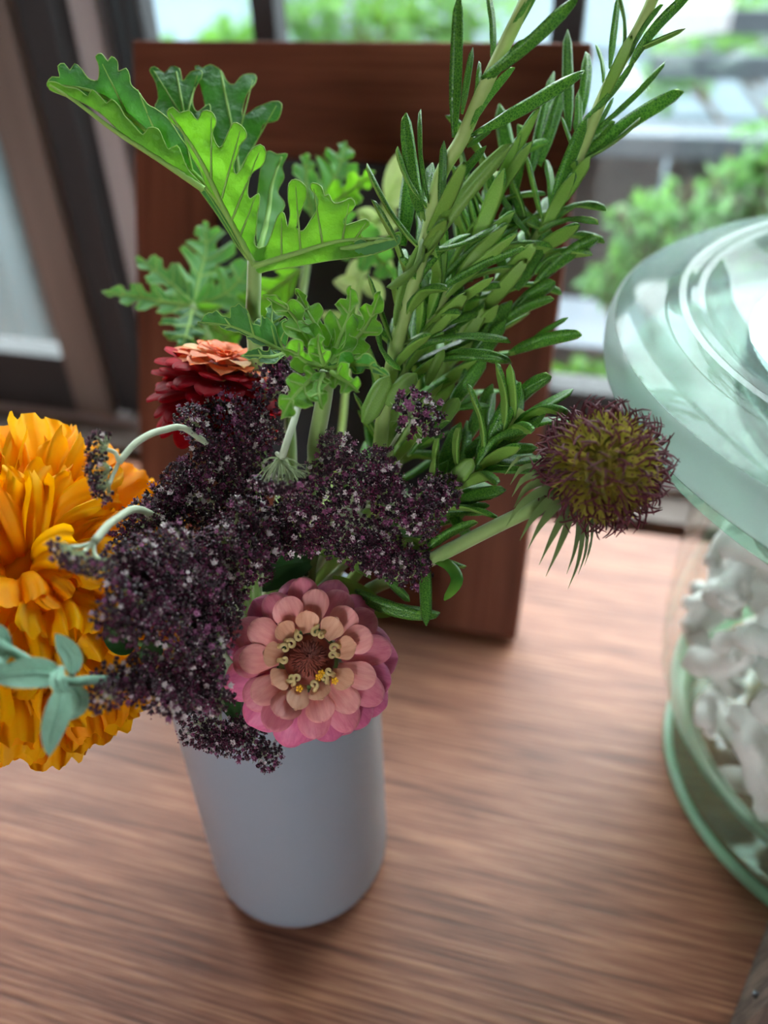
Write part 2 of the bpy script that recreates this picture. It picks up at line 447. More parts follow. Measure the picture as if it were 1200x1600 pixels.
part('rim', mb, M['lid'], jl, sharp=0.5)
mb = MB()
mb.lathe([(0.1562, 0.2170), (0.1580, 0.2188), (0.1588, 0.2225), (0.1588, 0.2285), (0.1580, 0.2318), (0.1562, 0.2333)], 140, JC)
part('side_band', mb, M['lid_band'], jl)
mb = MB()
mb.lathe([(0.1078, 0.2265), (0.1000, 0.2245), (0.0900, 0.2250), (0.0800, 0.2290), (0.0650, 0.2370), (0.0450, 0.2450), (0.0250, 0.2490), (0.0200, 0.2510), (0.0180, 0.2550), (0.0220, 0.2620), (0.0300, 0.2700), (0.0310, 0.2790), (0.0240, 0.2860), (0.0100, 0.2895), (0.0002, 0.2900),
          (0.0002, 0.2400), (0.0250, 0.2390), (0.0450, 0.2355), (0.0640, 0.2280), (0.0780, 0.2205), (0.0880, 0.2175), (0.1000, 0.2170), (0.1078, 0.2180)], 120, JC, closed=True)
part('dome', mb, M['dome'], jl, sharp=0.6)
mb = MB()
mb.lathe([(0.1060, 0.2142), (0.1060, 0.200), (0.1020, 0.199), (0.1000, 0.2142)], 96, JC)
part('inner_collar', mb, M['lid_clear'], jl)

M['coral'] = pmat('white_coral', (232,230,226), (244,242,239), rough=0.9, scale=60, bump=0.3, bscale=300)
M['shell_brown'] = pmat('brown_shell', (58,38,30), (112,82,62), rough=0.45, scale=60, bump=0.3)
def coral_mesh(seed):
    r = random.Random(seed); mb = MB()
    def finger(p, d, L, ra, depth):
        n = 6; pts = []; rad = []
        q = Vector(p); dd = Vector(d).normalized()
        for i in range(n+1):
            pts.append(q.copy()); rad.append(ra*(1-0.25*i/n)*(1+0.22*noise.noise(q*90+Vector((seed,0,0)))))
            dd = (dd + Vector((r.uniform(-1,1), r.uniform(-1,1), r.uniform(-1,1)))*0.22).normalized()
            q = q + dd*(L/n)
        mb.tube(pts, rad, 9, caps=False)
        mb.ball(pts[-1], rad[-1]*1.08, 9, 6, wob=0.4, seed=seed+depth); mb.ball(pts[0], rad[0]*1.05, 9, 6, wob=0.4, seed=seed)
        if depth > 0:
            for k in range(r.choice((1, 2))):
                i = r.randint(2, 4)
                side = Vector((r.uniform(-1,1), r.uniform(-1,1), r.uniform(-1,1)))
                finger(pts[i], (dd+side*1.4), L*r.uniform(0.4,0.6), rad[i]*0.85, depth-1)
    L = 0.048
    finger((-L/2,0,0), (1,0,0), L, r.uniform(0.008,0.0115), 1)
    return mb.mesh('coral_piece', M['coral'])
CM = [coral_mesh(s) for s in range(9)]
rc = random.Random(5)
placed = []
lay = 0; z = 0.036
while z < 0.178:
    n_out = 13; 
    for ring, (rr, n) in enumerate(((0.091, 17), (0.062, 10), (0.030, 5))):
        if z < 0.05: rr *= 0.86
        if ring > 0 and z < 0.15 and z > 0.06 and ring == 2: continue
        for k in range(n):
            a = 2*math.pi*(k+0.5*(lay % 2)+rc.uniform(-0.2,0.2))/n
            p = Vector((JC[0]+rr*math.cos(a), JC[1]+rr*math.sin(a), z+rc.uniform(-0.004,0.004)))
            # ring pieces far behind the near wall of the jar are never seen
            front = -(p.x-JC[0])*0.55-(p.y-JC[1])*0.83
            if z < 0.155 and (p.x > JC[0]+0.03 or front < -0.03 or ring > 1 or (ring == 1 and lay % 2)): continue
            if p.x > JC[0]+0.06: continue
            placed.append((p, a, ring))
    z += 0.0225; lay += 1
for i, (p, a, ring) in enumerate(placed):
    o = bpy.data.objects.new('coral_piece', CM[i % 9]); COL.objects.link(o)
    o.location = p
    # lie roughly tangential so that it stays inside the jar wall
    o.rotation_euler = (rc.uniform(0,6.28), rc.uniform(-0.9,0.9), a+math.pi/2+rc.uniform(-0.35,0.35))
    s_ = rc.uniform(0.56, 0.72) if ring == 0 else rc.uniform(0.75, 0.95); o.scale = (s_, s_, s_)
    tag(o, 'white coral piece on top of the pile inside the glass jar' if p.z > 0.155 else 'white coral piece at the bottom of the glass jar' if p.z < 0.065 else 'white coral piece midway up inside the glass jar', 'coral', 'coral pieces in the jar')
# a brown shell near the top by the wall
sp = PZ(1172, 868, 0.165); 
mb = MB()
for k in range(16):
    pass
pts = []; rad = []
for k in range(40):
    t = k/39; a = t*5.5*math.pi
    R_ = 0.0125*(1-t)**1.0
    pts.append(Vector((R_*0.55*math.cos(a), R_*0.55*math.sin(a), 0.036*t-0.014))); rad.append(max(0.0006, 0.0115*(1-t)))
mb.tube(pts, rad, 9)
c_dir = Vector((sp.x-JC[0], sp.y-JC[1], 0)); 
if c_dir.length > 0.088: c_dir = c_dir.normalized()*0.088
sh = obj('sea_shell', mb.mesh('sea_shell', M['shell_brown']), None, (JC[0]+c_dir.x, JC[1]+c_dir.y, 0.172))
sh.rotation_euler = (1.2, 0.4, 0.9)
tag(sh, 'dark brown spiral sea shell among the white coral in the jar', 'shell')

# ------------------------------------------------------------------ weathered crate, bottom right corner
cr = thing('wooden_crate', 'weathered grey brown wooden crate corner with a nail at lower right', 'crate', PZ(1147, 1600, 0))
c0 = PZ(1140, 1598, 0.0)
CA = math.radians(-22)
cx_, cy_ = Vector((math.cos(CA), math.sin(CA), 0)), Vector((-math.sin(CA), math.cos(CA), 0))
def cpt(a, b_, c): return c0 + cx_*a + cy_*b_ + Vector((0,0,c)) + cx_*(c*0.16)
def cboard(lo, hi, name='board'):
    mb = MB()
    vs_ = [cpt(x,y,z) for z in (lo[2],hi[2]) for (x,y) in ((lo[0],lo[1]),(hi[0],lo[1]),(hi[0],hi[1]),(lo[0],hi[1]))]
    mb.add(vs_, [(0,3,2,1),(4,5,6,7),(0,1,5,4),(1,2,6,5),(2,3,7,6),(3,0,4,7)])
    o = part(name, mb, M['old_wood'], cr, False)
    bm_ = o.modifiers.new('bevel', 'BEVEL'); bm_.width = 0.0008; bm_.segments = 2
    return o
for k in range(3):
    cboard((0.0085, -0.007, 0.001+k*0.040), (0.20, 0.000, 0.039+k*0.040))      # near long side
    cboard((0.0085, 0.043, 0.001+k*0.040), (0.20, 0.050, 0.039+k*0.040))       # far long side
cboard((0.000, -0.007, 0.0), (0.0083, 0.050, 0.119), 'end_panel')
cboard((0.2002, -0.007, 0.0), (0.2085, 0.050, 0.119), 'end_panel')
cboard((0.0085, 0.0003, 0.001), (0.20, 0.0427, 0.007), 'bottom')
npos = PZ(1146, 1530, 0.045)
npos = cpt(-0.0008, 0.003, 0.024)
mb = MB(); mb.tube([npos+cx_*0.001, npos-cx_*0.0009], [0.0013,0.0012], 10); part('nail', mb, M['metal'], cr)

# ------------------------------------------------------------------ outside the window
M['siding'] = pmat('pale_siding', (106,121,132), (117,132,142), rough=0.7, scale=3)
M['siding_edge'] = pmat('siding_edge', (120,132,146), rough=0.7)
M['slat_grey'] = pmat('grey_slat', (112,118,124), (132,138,142), rough=0.7, scale=6, stretch=(0.4,4,4))
M['slat_brown'] = pmat('brown_board', (54,49,47), (68,62,59), rough=0.8, scale=6, stretch=(4,4,0.4))
M['ground'] = pmat('garden_ground', (118,112,102), (142,136,126), rough=0.95, scale=12)
M['stone'] = pmat('pale_ledge', (78,85,93), (92,99,107), rough=0.8, scale=9)
mb = MB(); mb.box((-9, WY+0.10, GZ-0.16), (9, 9, GZ-0.10)); g_ = struct('ground_outside', mb, M['ground'])
nb = thing('neighbouring_house', 'pale blue white house with lap siding beyond the garden', 'house', (-1.0, 3.2, GZ-0.1))
BY = 3.2
for k in range(9):
    z0 = -0.85+k*0.2
    mb = MB()
    mb.add([(-6,BY+0.02,z0+0.21),(6,BY+0.02,z0+0.21),(6,BY,z0),(-6,BY,z0),(-6,BY+0.06,z0+0.21),(6,BY+0.06,z0+0.21),(6,BY+0.06,z0),(-6,BY+0.06,z0)],
           [(0,3,2,1),(4,5,6,7),(3,7,6,2),(0,1,5,4),(0,4,7,3),(1,2,6,5)])
    part('siding_board', mb, M['siding'], nb, False)
mb = MB(); mb.box((-6, BY-0.06, 0.95), (6, BY+0.5, 1.02)); part('eave', mb, M['siding_edge'], nb, False)
# horizontal slat fence (left of the leaning frame) and brown boards (right)
FY = 1.35
ztop = PY(950, 205, FY).z
fl = thing('slat_fence', 'grey horizontal slat fence seen between window post and leaning frame', 'fence', (-1.4, FY, GZ-0.1))
for k in range(14):
    mb = MB(); mb.box((-1.12, FY, ztop-0.012-k*0.052-0.040), (-0.42, FY+0.018, ztop-0.012-k*0.052)); part('slat', mb, M['slat_grey'], fl, False)
for xx in (-1.12, -0.46):
    mb = MB(); mb.box((xx, FY+0.019, GZ-0.1), (xx+0.04, FY+0.055, ztop)); part('post', mb, M['slat_brown'], fl, False)
M['render_wall'] = pmat('rendered_wall', (116,128,132), (127,138,141), rough=0.85, scale=2)
mb = MB(); mb.box((-4.5, FY-0.06, GZ-0.1), (-1.14, FY+0.06, ztop+0.25)); mb.box((-4.55, FY-0.09, ztop+0.25), (-1.12, FY+0.09, ztop+0.28))
gw = part('garden_wall', mb, M['render_wall'], None, False); tag(gw, 'pale rendered garden wall seen through the left window pane', 'wall')
fb = thing('board_fence', 'dark brown board fence with pale cap rail behind the jar', 'fence', (0.5, FY, GZ-0.1))
for k in range(16):
    x0 = -0.40+k*0.155
    mb = MB(); mb.box((x0, FY, GZ-0.1), (x0+0.149, FY+0.02, ztop-0.03)); part('board', mb, M['slat_brown'], fb, False)
mb = MB(); mb.box((-0.40, FY-0.02, ztop-0.03), (2.1, FY+0.07, ztop)); part('cap_rail', mb, M['stone'], fb, False)
for k, (dz, dy) in enumerate(((0.055, 0.10), (0.11, 0.14), (0.19, 0.18))):
    mb = MB(); mb.box((0.02, FY+dy, ztop+dz), (2.1, FY+dy+0.02, ztop+dz+0.032)); part('rail', mb, M['stone'], fb, False)
lg = PY(905, 530, 1.02)
mb = MB(); mb.box((-0.35, 1.0, lg.z-0.05), (1.4, 1.16, lg.z)); 
lo_ = part('garden_ledge', mb, M['stone'], None, False); tag(lo_, 'pale grey stone ledge low in the garden behind the jar', 'ledge')
mb = MB()
# ------------- shrubs: branches plus a mass of folded leaves
M['shrub'] = pmat('shrub_leaf', (60,104,48), (90,136,64), rough=0.5, scale=14, transl=0.4, tcol=(112,166,58))
M['shrub_dim'] = pmat('shrub_leaf_bluish', (70,122,66), (108,158,86), rough=0.5, scale=14, transl=0.35, tcol=(126,186,80))
M['bark'] = pmat('bark', (92,72,58), (120,98,80), rough=0.9, scale=30)
def shrub(name, label, base, blobs, n, size, mat, seed, group='shrubs outside the window', spread=1.0):
    r = random.Random(seed)
    t = thing(name, label, 'shrub', base, group)
    mb = MB(); br = MB()
    B = Vector(base)
    for (c, rx, rz) in blobs:
        c = Vector(c)
        mid = B.lerp(c, 0.5)+Vector((r.uniform(-.05,.05), r.uniform(-.05,.05), 0.05))
        br.tube(spline([B, mid, c], 8), [0.012*(1-0.08*i) for i in range(9)], 6)
        for k in range(4):
            e = c+Vector((r.uniform(-1,1)*rx, r.uniform(-1,1)*rx*0.6, r.uniform(-0.6,1)*rz))
            br.tube([c.lerp(mid, 0.2), e], [0.005, 0.002], 5)
        for k in range(n):
            u = Vector((r.gauss(0,1), r.gauss(0,1), r.gauss(0,1))).normalized()*(r.random()**0.45)
            p = c+Vector((u.x*rx, u.y*rx*0.6, u.z*rz))
            d = (u*0.6+Vector((r.uniform(-1,1), r.uniform(-1,1), r.uniform(-0.9,0.6)))).normalized()
            nrm = Vector((r.uniform(-1,1), r.uniform(-1,0.2), r.uniform(0.1,1))).normalized()
            L = size*r.uniform(0.7,1.3); x = d.cross(nrm).normalized(); nn = x.cross(d)
            W = L*0.28
            mb.add([p, p+d*L*0.45+x*W+nn*W*0.35, p+d*L*0.45, p+d*L*0.45-x*W+nn*W*0.35, p+d*L-nn*L*0.12, p+d*L*0.78+x*W*0.6, p+d*L*0.78-x*W*0.6],
                   [(0,1,2),(0,2,3),(1,5,4,2),(2,4,6,3)])
    part('branches', br, M['bark'], t)
    part('foliage', mb, mat, t, True, None, 'stuff')
    return t
def blob(x, y, Y, rx, rz): return (PY(x, y, Y), rx, rz)
shrub('garden_shrub', 'light green leafy shrub beside the jar rim outside the window', (0.28, 0.95, GZ-0.1),
      [blob(1010,345,0.92,0.035,0.025), blob(1075,330,0.95,0.04,0.03), blob(950,440,0.90,0.025,0.02), blob(1150,300,0.95,0.045,0.035), blob(1010,400,0.92,0.04,0.03),
       blob(1190,250,0.95,0.03,0.05), blob(1100,390,0.92,0.06,0.03)], 70, 0.020, M['shrub_dim'], 1)
shrub('garden_shrub', 'low bright green shrub below the pale ledge behind the seed head', (0.02, 0.86, GZ-0.1),
      [blob(905,600,0.84,0.035,0.025), blob(960,620,0.86,0.04,0.03)], 90, 0.022, M['shrub'], 2)
shrub('garden_tree', 'bright green tree foliage above the leaning frame in the garden', (-0.45, 2.0, GZ-0.1),
      [blob(480,30,1.9,0.10,0.09), blob(560,20,1.9,0.11,0.09), blob(650,50,2.0,0.12,0.08), blob(370,75,1.9,0.07,0.05), blob(720,20,2.0,0.10,0.09), blob(330,100,1.8,0.04,0.03), blob(245,100,1.8,0.05,0.02)],
      90, 0.050, M['shrub'], 3)
shrub('garden_tree', 'green tree branches hanging at the top right over the fence', (1.05, 2.2, GZ-0.1),
      [blob(1080,20,1.9,0.10,0.05), blob(1130,60,1.9,0.08,0.06), blob(1190,30,1.8,0.10,0.07), blob(1050,100,1.8,0.04,0.05)], 60, 0.045, M['shrub'], 4)

# ------------------------------------------------------------------ bouquet: materials
M['ros_top'] = None
def rosemary_mat(name, c1, c2, rough=0.30):
    m, nt, N, L = nodes(name)
    out = N.new('ShaderNodeOutputMaterial'); b = N.new('ShaderNodeBsdfPrincipled')
    tc = N.new('ShaderNodeTexCoord'); mp = N.new('ShaderNodeMapping'); mp.inputs['Scale'].default_value = (1,26,1)
    L.new(tc.outputs['Object'], mp.inputs[0])
    vo = N.new('ShaderNodeTexVoronoi'); vo.feature = 'DISTANCE_TO_EDGE'; vo.inputs['Scale'].default_value = 1.6
    mp.inputs['Scale'].default_value = (3.2, 26, 3.2)
    L.new(mp.outputs[0], vo.inputs['Vector'])
    rp = ramp(N, [(0.0, lin(c2)), (0.16, lin(c1))]); L.new(vo.outputs[0], rp.inputs[0])
    oi = N.new('ShaderNodeObjectInfo'); hs = N.new('ShaderNodeHueSaturation'); mr = N.new('ShaderNodeMapRange')
    mr.inputs[3].default_value = 0.78; mr.inputs[4].default_value = 1.25
    L.new(oi.outputs['Random'], mr.inputs[0]); L.new(mr.outputs[0], hs.inputs['Value']); L.new(rp.outputs[0], hs.inputs['Color'])
    L.new(hs.outputs[0], b.inputs['Base Color'])
    b.inputs['Roughness'].default_value = rough
    bp = N.new('ShaderNodeBump'); bp.inputs['Strength'].default_value = 0.5; bp.inputs['Distance'].default_value = 0.0004
    L.new(vo.outputs[0], bp.inputs['Height']); L.new(bp.outputs[0], b.inputs['Normal'])
    t = N.new('ShaderNodeBsdfTranslucent'); L.new(hs.outputs[0], t.inputs[0])
    mx = N.new('ShaderNodeMixShader'); mx.inputs[0].default_value = 0.25
    L.new(b.outputs[0], mx.inputs[1]); L.new(t.outputs[0], mx.inputs[2]); L.new(mx.outputs[0], out.inputs[0])
    return m
M['ros_top'] = rosemary_mat('rosemary_upper', (60,120,40), (112,168,62))
M['ros_under'] = pmat('rosemary_under', (128,172,70), (150,192,88), rough=0.5, scale=50, transl=0.25, objvar=0.12)
M['ros_pale'] = pmat('rosemary_young', (110,154,66), (140,180,84), rough=0.5, scale=60, transl=0.25, objvar=0.1)
M['ros_stem'] = pmat('rosemary_stem', (150,176,96), (178,198,122), rough=0.55, scale=90, stretch=(1,1,1), bump=0.15)
M['ger_top'] = pmat('geranium_upper', (44,98,54), (70,128,68), rough=0.6, scale=70, transl=0.25, tcol=(80,160,36), bump=0.8, bscale=300, sheen=0.3)
M['ger_bright'] = pmat('geranium_under', (92,160,44), (116,182,56), rough=0.6, scale=60, transl=0.42, tcol=(128,200,34), bump=0.8, bscale=320, sheen=0.2)
M['ger_vein'] = pmat('geranium_vein', (138,184,84), (156,196,100), rough=0.6, scale=60, transl=0.15)
M['ger_far'] = pmat('geranium_back', (84,146,84), (108,168,98), rough=0.6, scale=60, transl=0.32, tcol=(110,186,56), sheen=0.3)  # mid green, mostly for the back leaves and lobes
M['fuzzy_stem'] = pmat('fuzzy_stem', (128,160,84), (150,178,104), rough=0.7, scale=80, sheen=0.5)
M['silver'] = pmat('silver_leaf', (128,178,150), (150,196,168), rough=0.75, scale=90, transl=0.18, bump=0.4, bscale=500, sheen=0.5)
M['pale_leaf'] = pmat('pale_leaf', (190,214,130), (216,232,160), rough=0.6, scale=60, transl=0.4)
M['green_leaf'] = pmat('bouquet_leaf', (40,84,40), (60,110,54), rough=0.4, scale=30, transl=0.2)
M['mari'] = pmat('marigold_petal', (255,190,0), (255,206,8), rough=0.55, scale=8, transl=0.45, tcol=(255,186,0), objvar=0.07, spec=0.2)
M['mari_deep'] = pmat('marigold_petal_deep', (254,166,0), (255,184,2), rough=0.6, scale=8, transl=0.4, tcol=(255,165,0), objvar=0.07, spec=0.2)
M['green_cup'] = pmat('green_cup', (84,120,58), (104,140,70), rough=0.6, scale=60)
M['red'] = pmat('crimson_petal', (136,4,22), (164,8,32), rough=0.55, scale=70, transl=0.22, tcol=(190,4,20), objvar=0.18, spec=0.08)
M['red_orange'] = pmat('orange_petal', (226,104,58), (240,150,92), rough=0.55, scale=60, transl=0.35, objvar=0.1)
M['cream_edge'] = pmat('cream_petal', (226,170,112), (240,196,140), rough=0.55, scale=60, transl=0.35)
M['pink_outer'] = pmat('pink_petal_outer', (214,96,142), (230,120,160), rough=0.5, scale=9, stretch=(1,0.14,1), bump=0.12, bscale=9, transl=0.1, objvar=0.13, sheen=0.15)
M['pink_mid'] = pmat('pink_petal_middle', (222,116,140), (234,140,156), rough=0.5, scale=9, stretch=(1,0.14,1), bump=0.12, bscale=9, transl=0.1, objvar=0.12, sheen=0.15)
M['salmon'] = pmat('salmon_petal', (230,146,144), (242,168,160), rough=0.5, scale=9, stretch=(1,0.14,1), bump=0.12, bscale=9, transl=0.1, objvar=0.12, sheen=0.15)
M['tan'] = pmat('tan_petal', (222,160,130), (234,180,148), rough=0.5, scale=9, stretch=(1,0.14,1), bump=0.12, bscale=9, transl=0.1, objvar=0.1, sheen=0.15)
M['cream_curl'] = pmat('cream_curl', (208,182,118), (226,204,146), rough=0.5, scale=60, transl=0.15)
M['quill'] = pmat('zinnia_quill', (112,44,38), (150,76,60), rough=0.55, scale=90)
M['pollen'] = pmat('yellow_floret', (240,170,20), (250,196,40), rough=0.5, scale=60)
M['dara'] = pmat('dark_purple_floret', (72,16,46), (104,28,68), rough=0.35, scale=4, transl=0.1)
M['dara_black'] = pmat('blackish_floret', (34,12,24), (52,22,38), rough=0.4, scale=4)
M['dara_mauve'] = pmat('mauve_floret', (130,62,104), (156,92,130), rough=0.5, scale=400, transl=0.2)
M['dara_white'] = pmat('whitish_floret', (206,192,196), (224,214,212), rough=0.6, scale=400, transl=0.2)
M['dara_ray'] = pmat('pale_green_ray', (150,172,122), (184,200,156), rough=0.6, scale=4)
M['dara_stem'] = pmat('whitish_green_stem', (184,196,164), (204,214,186), rough=0.6, scale=120, sheen=0.3)
M['seed_core'] = pmat('seed_head_core', (92,92,30), (140,126,40), rough=0.8, scale=220, bump=0.6)
M['seed_scale'] = pmat('seed_scale', (166,160,66), (196,184,80), rough=0.6, scale=200, transl=0.35)
M['seed_tip'] = pmat('seed_bristle', (84,26,40), (112,42,56), rough=0.6, scale=200, transl=0.15)
M['bract'] = pmat('seed_bract', (112,140,76), (134,160,94), rough=0.65, scale=100, transl=0.3, sheen=0.3)

RIM = Vector((VC.x, VC.y, VH))
def into_vase(dx=0.0, dy=0.0):
    """mouth point and foot point of a stem inside the vase"""
    return Vector((VC.x+dx, VC.y+dy, VH+0.004)), Vector((VC.x-dx*0.6, VC.y-dy*0.6, 0.03))

# ------------------------------------------------------------------ rosemary
def rleaf_mesh(arch, seed, pale=False):
    ns = 9; ring = [(-1,-.20),(-.72,.20),(-.30,.30),(0,.16),(.30,.30),(.72,.20),(1,-.20),(.62,-.34),(0,-.14),(-.62,-.34)]
    mb = MB(); rows = []
    r = random.Random(seed)
    for i in range(ns):
        s = i/(ns-1)
        w = (min(1, 0.38+2.2*s))*(1-max(0, (s-0.62)/0.38)**2.2)**0.5 if s < 1 else 0.10
        w = max(w, 0.10)*(1+r.uniform(-.04,.04))
        z0 = arch*4*s*(1-s)
        sl = arch*4*(1-2*s); n = Vector((0,-sl,1)).normalized()
        rows.append([Vector((0,s,z0))+Vector((x*w*0.5,0,0))+n*(z*w*0.5) for x, z in ring])
    k = len(ring)
    # note: width is scaled separately (x and z by the width, y by the length) so the arch is given in leaf widths
    vv = [p for rw in rows for p in rw]
    top = [(i*k+j, i*k+j+1, (i+1)*k+j+1, (i+1)*k+j) for i in range(ns-1) for j in range(6)]
    bot = [(i*k+j, i*k+(j+1) % k, (i+1)*k+(j+1) % k, (i+1)*k+j) for i in range(ns-1) for j in range(6, 10)]
    mb.add(vv, top+[tuple((ns-1)*k+j for j in range(k))], 0); o = 0
    for f in bot: mb.f.append(f); mb.m.append(1)
    mb.f.append(tuple(range(k-1,-1,-1))); mb.m.append(1)
    me = mb.mesh('leaf', [M['ros_pale'] if pale else M['ros_top'], M['ros_under']])
    return me
ARCH = [-1.8, -1.0, -0.45, 0.0, 0.45, 1.0, 1.8]
RLM = [rleaf_mesh(a, i) for i, a in enumerate(ARCH)]
RLP = [rleaf_mesh(a, i+20, True) for i, a in enumerate(ARCH)]
def rleaf(parent, p0, p1, w, arch=0.0, face=0.6, side=1, pale=False):
    """one narrow leaf from p0 to p1, w = width in metres; arch (in widths) bends towards its normal"""
    p0 = Vector(p0); p1 = Vector(p1); y = (p1-p0)
    c = tocam((p0+p1)/2); perp = y.normalized().cross(c).normalized()*side
    nrm = c*face + perp*(1-abs(face))
    k = min(range(len(ARCH)), key=lambda i: abs(ARCH[i]-arch))
    return inst('leaf', (RLP if pale else RLM)[k], parent, frame_mat(p0, y, nrm, w, y.length, w))
def stem_part(parent, pts, r0, r1, mat, n=24, nm='stem', sides=9, nodes_at=None):
    q = spline(pts, n); mb = MB()
    rad = [r0+(r1-r0)*i/n for i in range(n+1)]
    mb.tube(q, rad, sides)
    part(nm, mb, mat, parent)
    return q
def grow(parent, q, i0, i1, step, L, W, seed, ang=40, both=True, pale=0.05):
    """opposite pairs of leaves along the stem polyline q"""
    r = random.Random(seed); rot = r.uniform(0, 3); i = i0
    while i < i1:
        t = (q[min(i+1, len(q)-1)]-q[max(i-1, 0)]).normalized()
        u = t.orthogonal().normalized(); v = t.cross(u)
        for k in range(2):
            a = rot+math.pi*k+r.uniform(-.3,.3)
            rad = u*math.cos(a)+v*math.sin(a)
            an = math.radians(ang+r.uniform(-12,14))
            d = t*math.cos(an)+rad*math.sin(an)
            ln = L*r.uniform(0.75,1.2)
            arch = r.choice((-0.45,0.0,0.45,1.0))
            M_ = frame_mat(q[i]+rad*0.001, d, (t*math.sin(an)-rad*math.cos(an)), W*r.uniform(0.85,1.15), ln, W)
            kk = min(range(len(ARCH)), key=lambda j: abs(ARCH[j]-arch))
            inst('leaf', (RLP if r.random() < pale else RLM)[kk], parent, M_)
        rot += math.pi/2; i += step
m_, f_ = into_vase(0.012, -0.004)
def px(w, d): return w*d/F
# --- sprig A: the tall near sprig
A_ = thing('rosemary_sprig', 'tall near rosemary sprig with thick pale stem leaving the top edge', 'rosemary', f_, 'rosemary sprigs')
mA, fA = into_vase(0.010, 0.004)
qA = stem_part(A_, [fA, mA, P(575,760,0.272), P(600,640,0.262), P(619,540,0.256), P(649,430,0.250), P(669,362,0.247), P(688,275,0.243), P(720,220,0.240), P(752,147,0.236), P(789,69,0.232), P(822,0,0.228), P(850,-70,0.224)], 0.0026, 0.0019, M['ros_stem'], 60)
grow(A_, qA, 16, 34, 2, 0.024, 0.0042, 2, 42)
dA = 0.245
LA = [ # x0,y0,d0, x1,y1,d1, width px, arch, face, side, pale
 (710,215,.241, 718,-14,.226, 24, 0,.6,1,0), (768,92,.236, 760,-14,.232, 17,.45,.4,1,0), (757,118,.232, 902,-8,.222, 28, .45,.5,1,0),
 (722,178,.238, 739,74,.234, 15,0,.5,1,0), (738,196,.236, 804,107,.236, 17,-.45,.5,1,0), (743,208,.236, 911,111,.238, 23,.45,.7,1,0),
 (730,230,.240, 769,202,.240, 13,0,.5,1,0), (660,338,.243, 635,178,.240, 24,-.45,.7,1,0), (630,384,.256, 646,230,.258, 26,0,.8,1,0),
 (670,312,.242, 658,172,.240, 17,.45,.2,-1,0), (690,338,.240, 694,220,.236, 18,0,.5,1,0), (670,388,.242, 801,226,.226, 34,.45,.5,-1,1),
 (658,376,.244, 604,448,.238, 20,1.0,.3,-1,1), (618,506,.250, 657,384,.243, 18,-.45,.4,1,1), (700,300,.244, 760,228,.240, 18,0,.5,1,0),
 (676,352,.246, 716,272,.238, 15,0,.5,1,1), (760,130,.234, 822,60,.228, 18,0,.5,1,0), (795,62,.231, 842,-20,.226, 20,0,.5,1,0),
 (733,187,.238, 748,96,.236, 14,.45,.4,1,0), (625,575,.250, 594,503,.244, 15,-1.0,.2,1,0), (640,470,.252, 662,390,.250, 14,0,.5,1,1)]
def authored(parent, rows):
    for (x0,y0,d0,x1,y1,d1,w,ar,fc,sd,pl) in rows:
        rleaf(parent, P(x0,y0,d0), P(x1,y1,d1), px(w,(d0+d1)/2), ar, fc, sd, bool(pl))
authored(A_, LA)
# --- sprig B: the right sprig leaning over the frame edge
mB, fB = into_vase(0.018, 0.010)
B_ = thing('rosemary_sprig', 'rosemary sprig leaning right past the frame edge to the top edge', 'rosemary', fB, 'rosemary sprigs')
qB = stem_part(B_, [fB, mB, P(600,760,0.285), P(680,600,0.282), P(740,500,0.280), P(779,445,0.278), P(820,405,0.276), P(848,360,0.274), P(880,300,0.270), P(908,238,0.266), P(940,156,0.261), P(976,85,0.256), P(1008,25,0.252), P(1040,-50,0.248)], 0.0026, 0.0018, M['ros_stem'], 60)
LB = [(953,108,.259, 967,-8,.256, 15,0,.5,1,0), (988,100,.254, 1084,-10,.246, 24,-.45,.4,1,0), (985,88,.254, 1036,8,.250, 15,-.45,.3,1,0),
 (942,130,.262, 930,70,.262, 12,.45,.3,1,0), (938,196,.262, 1038,97,.258, 15,.45,.4,1,0), (934,202,.264, 959,152,.262, 11,0,.4,1,0),
 (914,184,.262, 989,94,.254, 19,.45,.3,1,0), (916,248,.266, 1067,145,.260, 28,-.45,.6,1,0), (878,318,.268, 960,192,.262, 26,-1.0,.55,1,0),
 (864,318,.266, 917,184,.258, 28,0,.5,1,0), (889,204,.272, 887,46,.272, 20,0,.7,1,0), (898,198,.270, 915,82,.268, 24,.45,.5,1,0),
 (843,258,.276, 890,110,.276, 26,0,.6,1,0), (830,272,.278, 866,112,.280, 22,0,.6,1,0), (806,300,.282, 780,162,.284, 26,0,.85,1,0),
 (780,342,.274, 808,196,.272, 19,-1.0,.25,-1,0), (845,352,.270, 825,232,.268, 20,-1.8,.3,1,0), (826,364,.268, 768,270,.264, 15,-.45,.4,1,0),
 (845,362,.268, 934,351,.262, 14,-1.0,.3,1,0), (840,442,.270, 936,372,.262, 25,-.45,.6,1,0), (838,428,.268, 878,398,.264, 15,-.45,.4,1,0),
 (797,497,.272, 867,441,.266, 26,-.45,.7,1,0), (785,507,.270, 865,468,.264, 21,-.45,.5,1,0), (807,452,.272, 862,360,.266, 28,0,.7,1,0),
 (833,430,.274, 838,330,.276, 17,0,.5,1,0), (860,330,.274, 852,250,.276, 17,.45,.5,1,0), (905,240,.268, 905,140,.266, 18,0,.5,1,0),
 (800,552,.270, 908,524,.262, 24,-.45,.6,1,0), (834,528,.272, 888,496,.268, 13,0,.4,1,0), (790,440,.276, 760,350,.278, 20,.45,.6,1,0),
 (805,425,.276, 800,320,.276, 18,0,.6,1,0), (760,470,.278, 812,395,.272, 18,0,.5,1,1)]
authored(B_, LB)
grow(B_, qB, 15, 36, 2, 0.026, 0.0046, 7, 42)
grow(B_, qB, 36, 52, 5, 0.018, 0.0034, 8, 35)
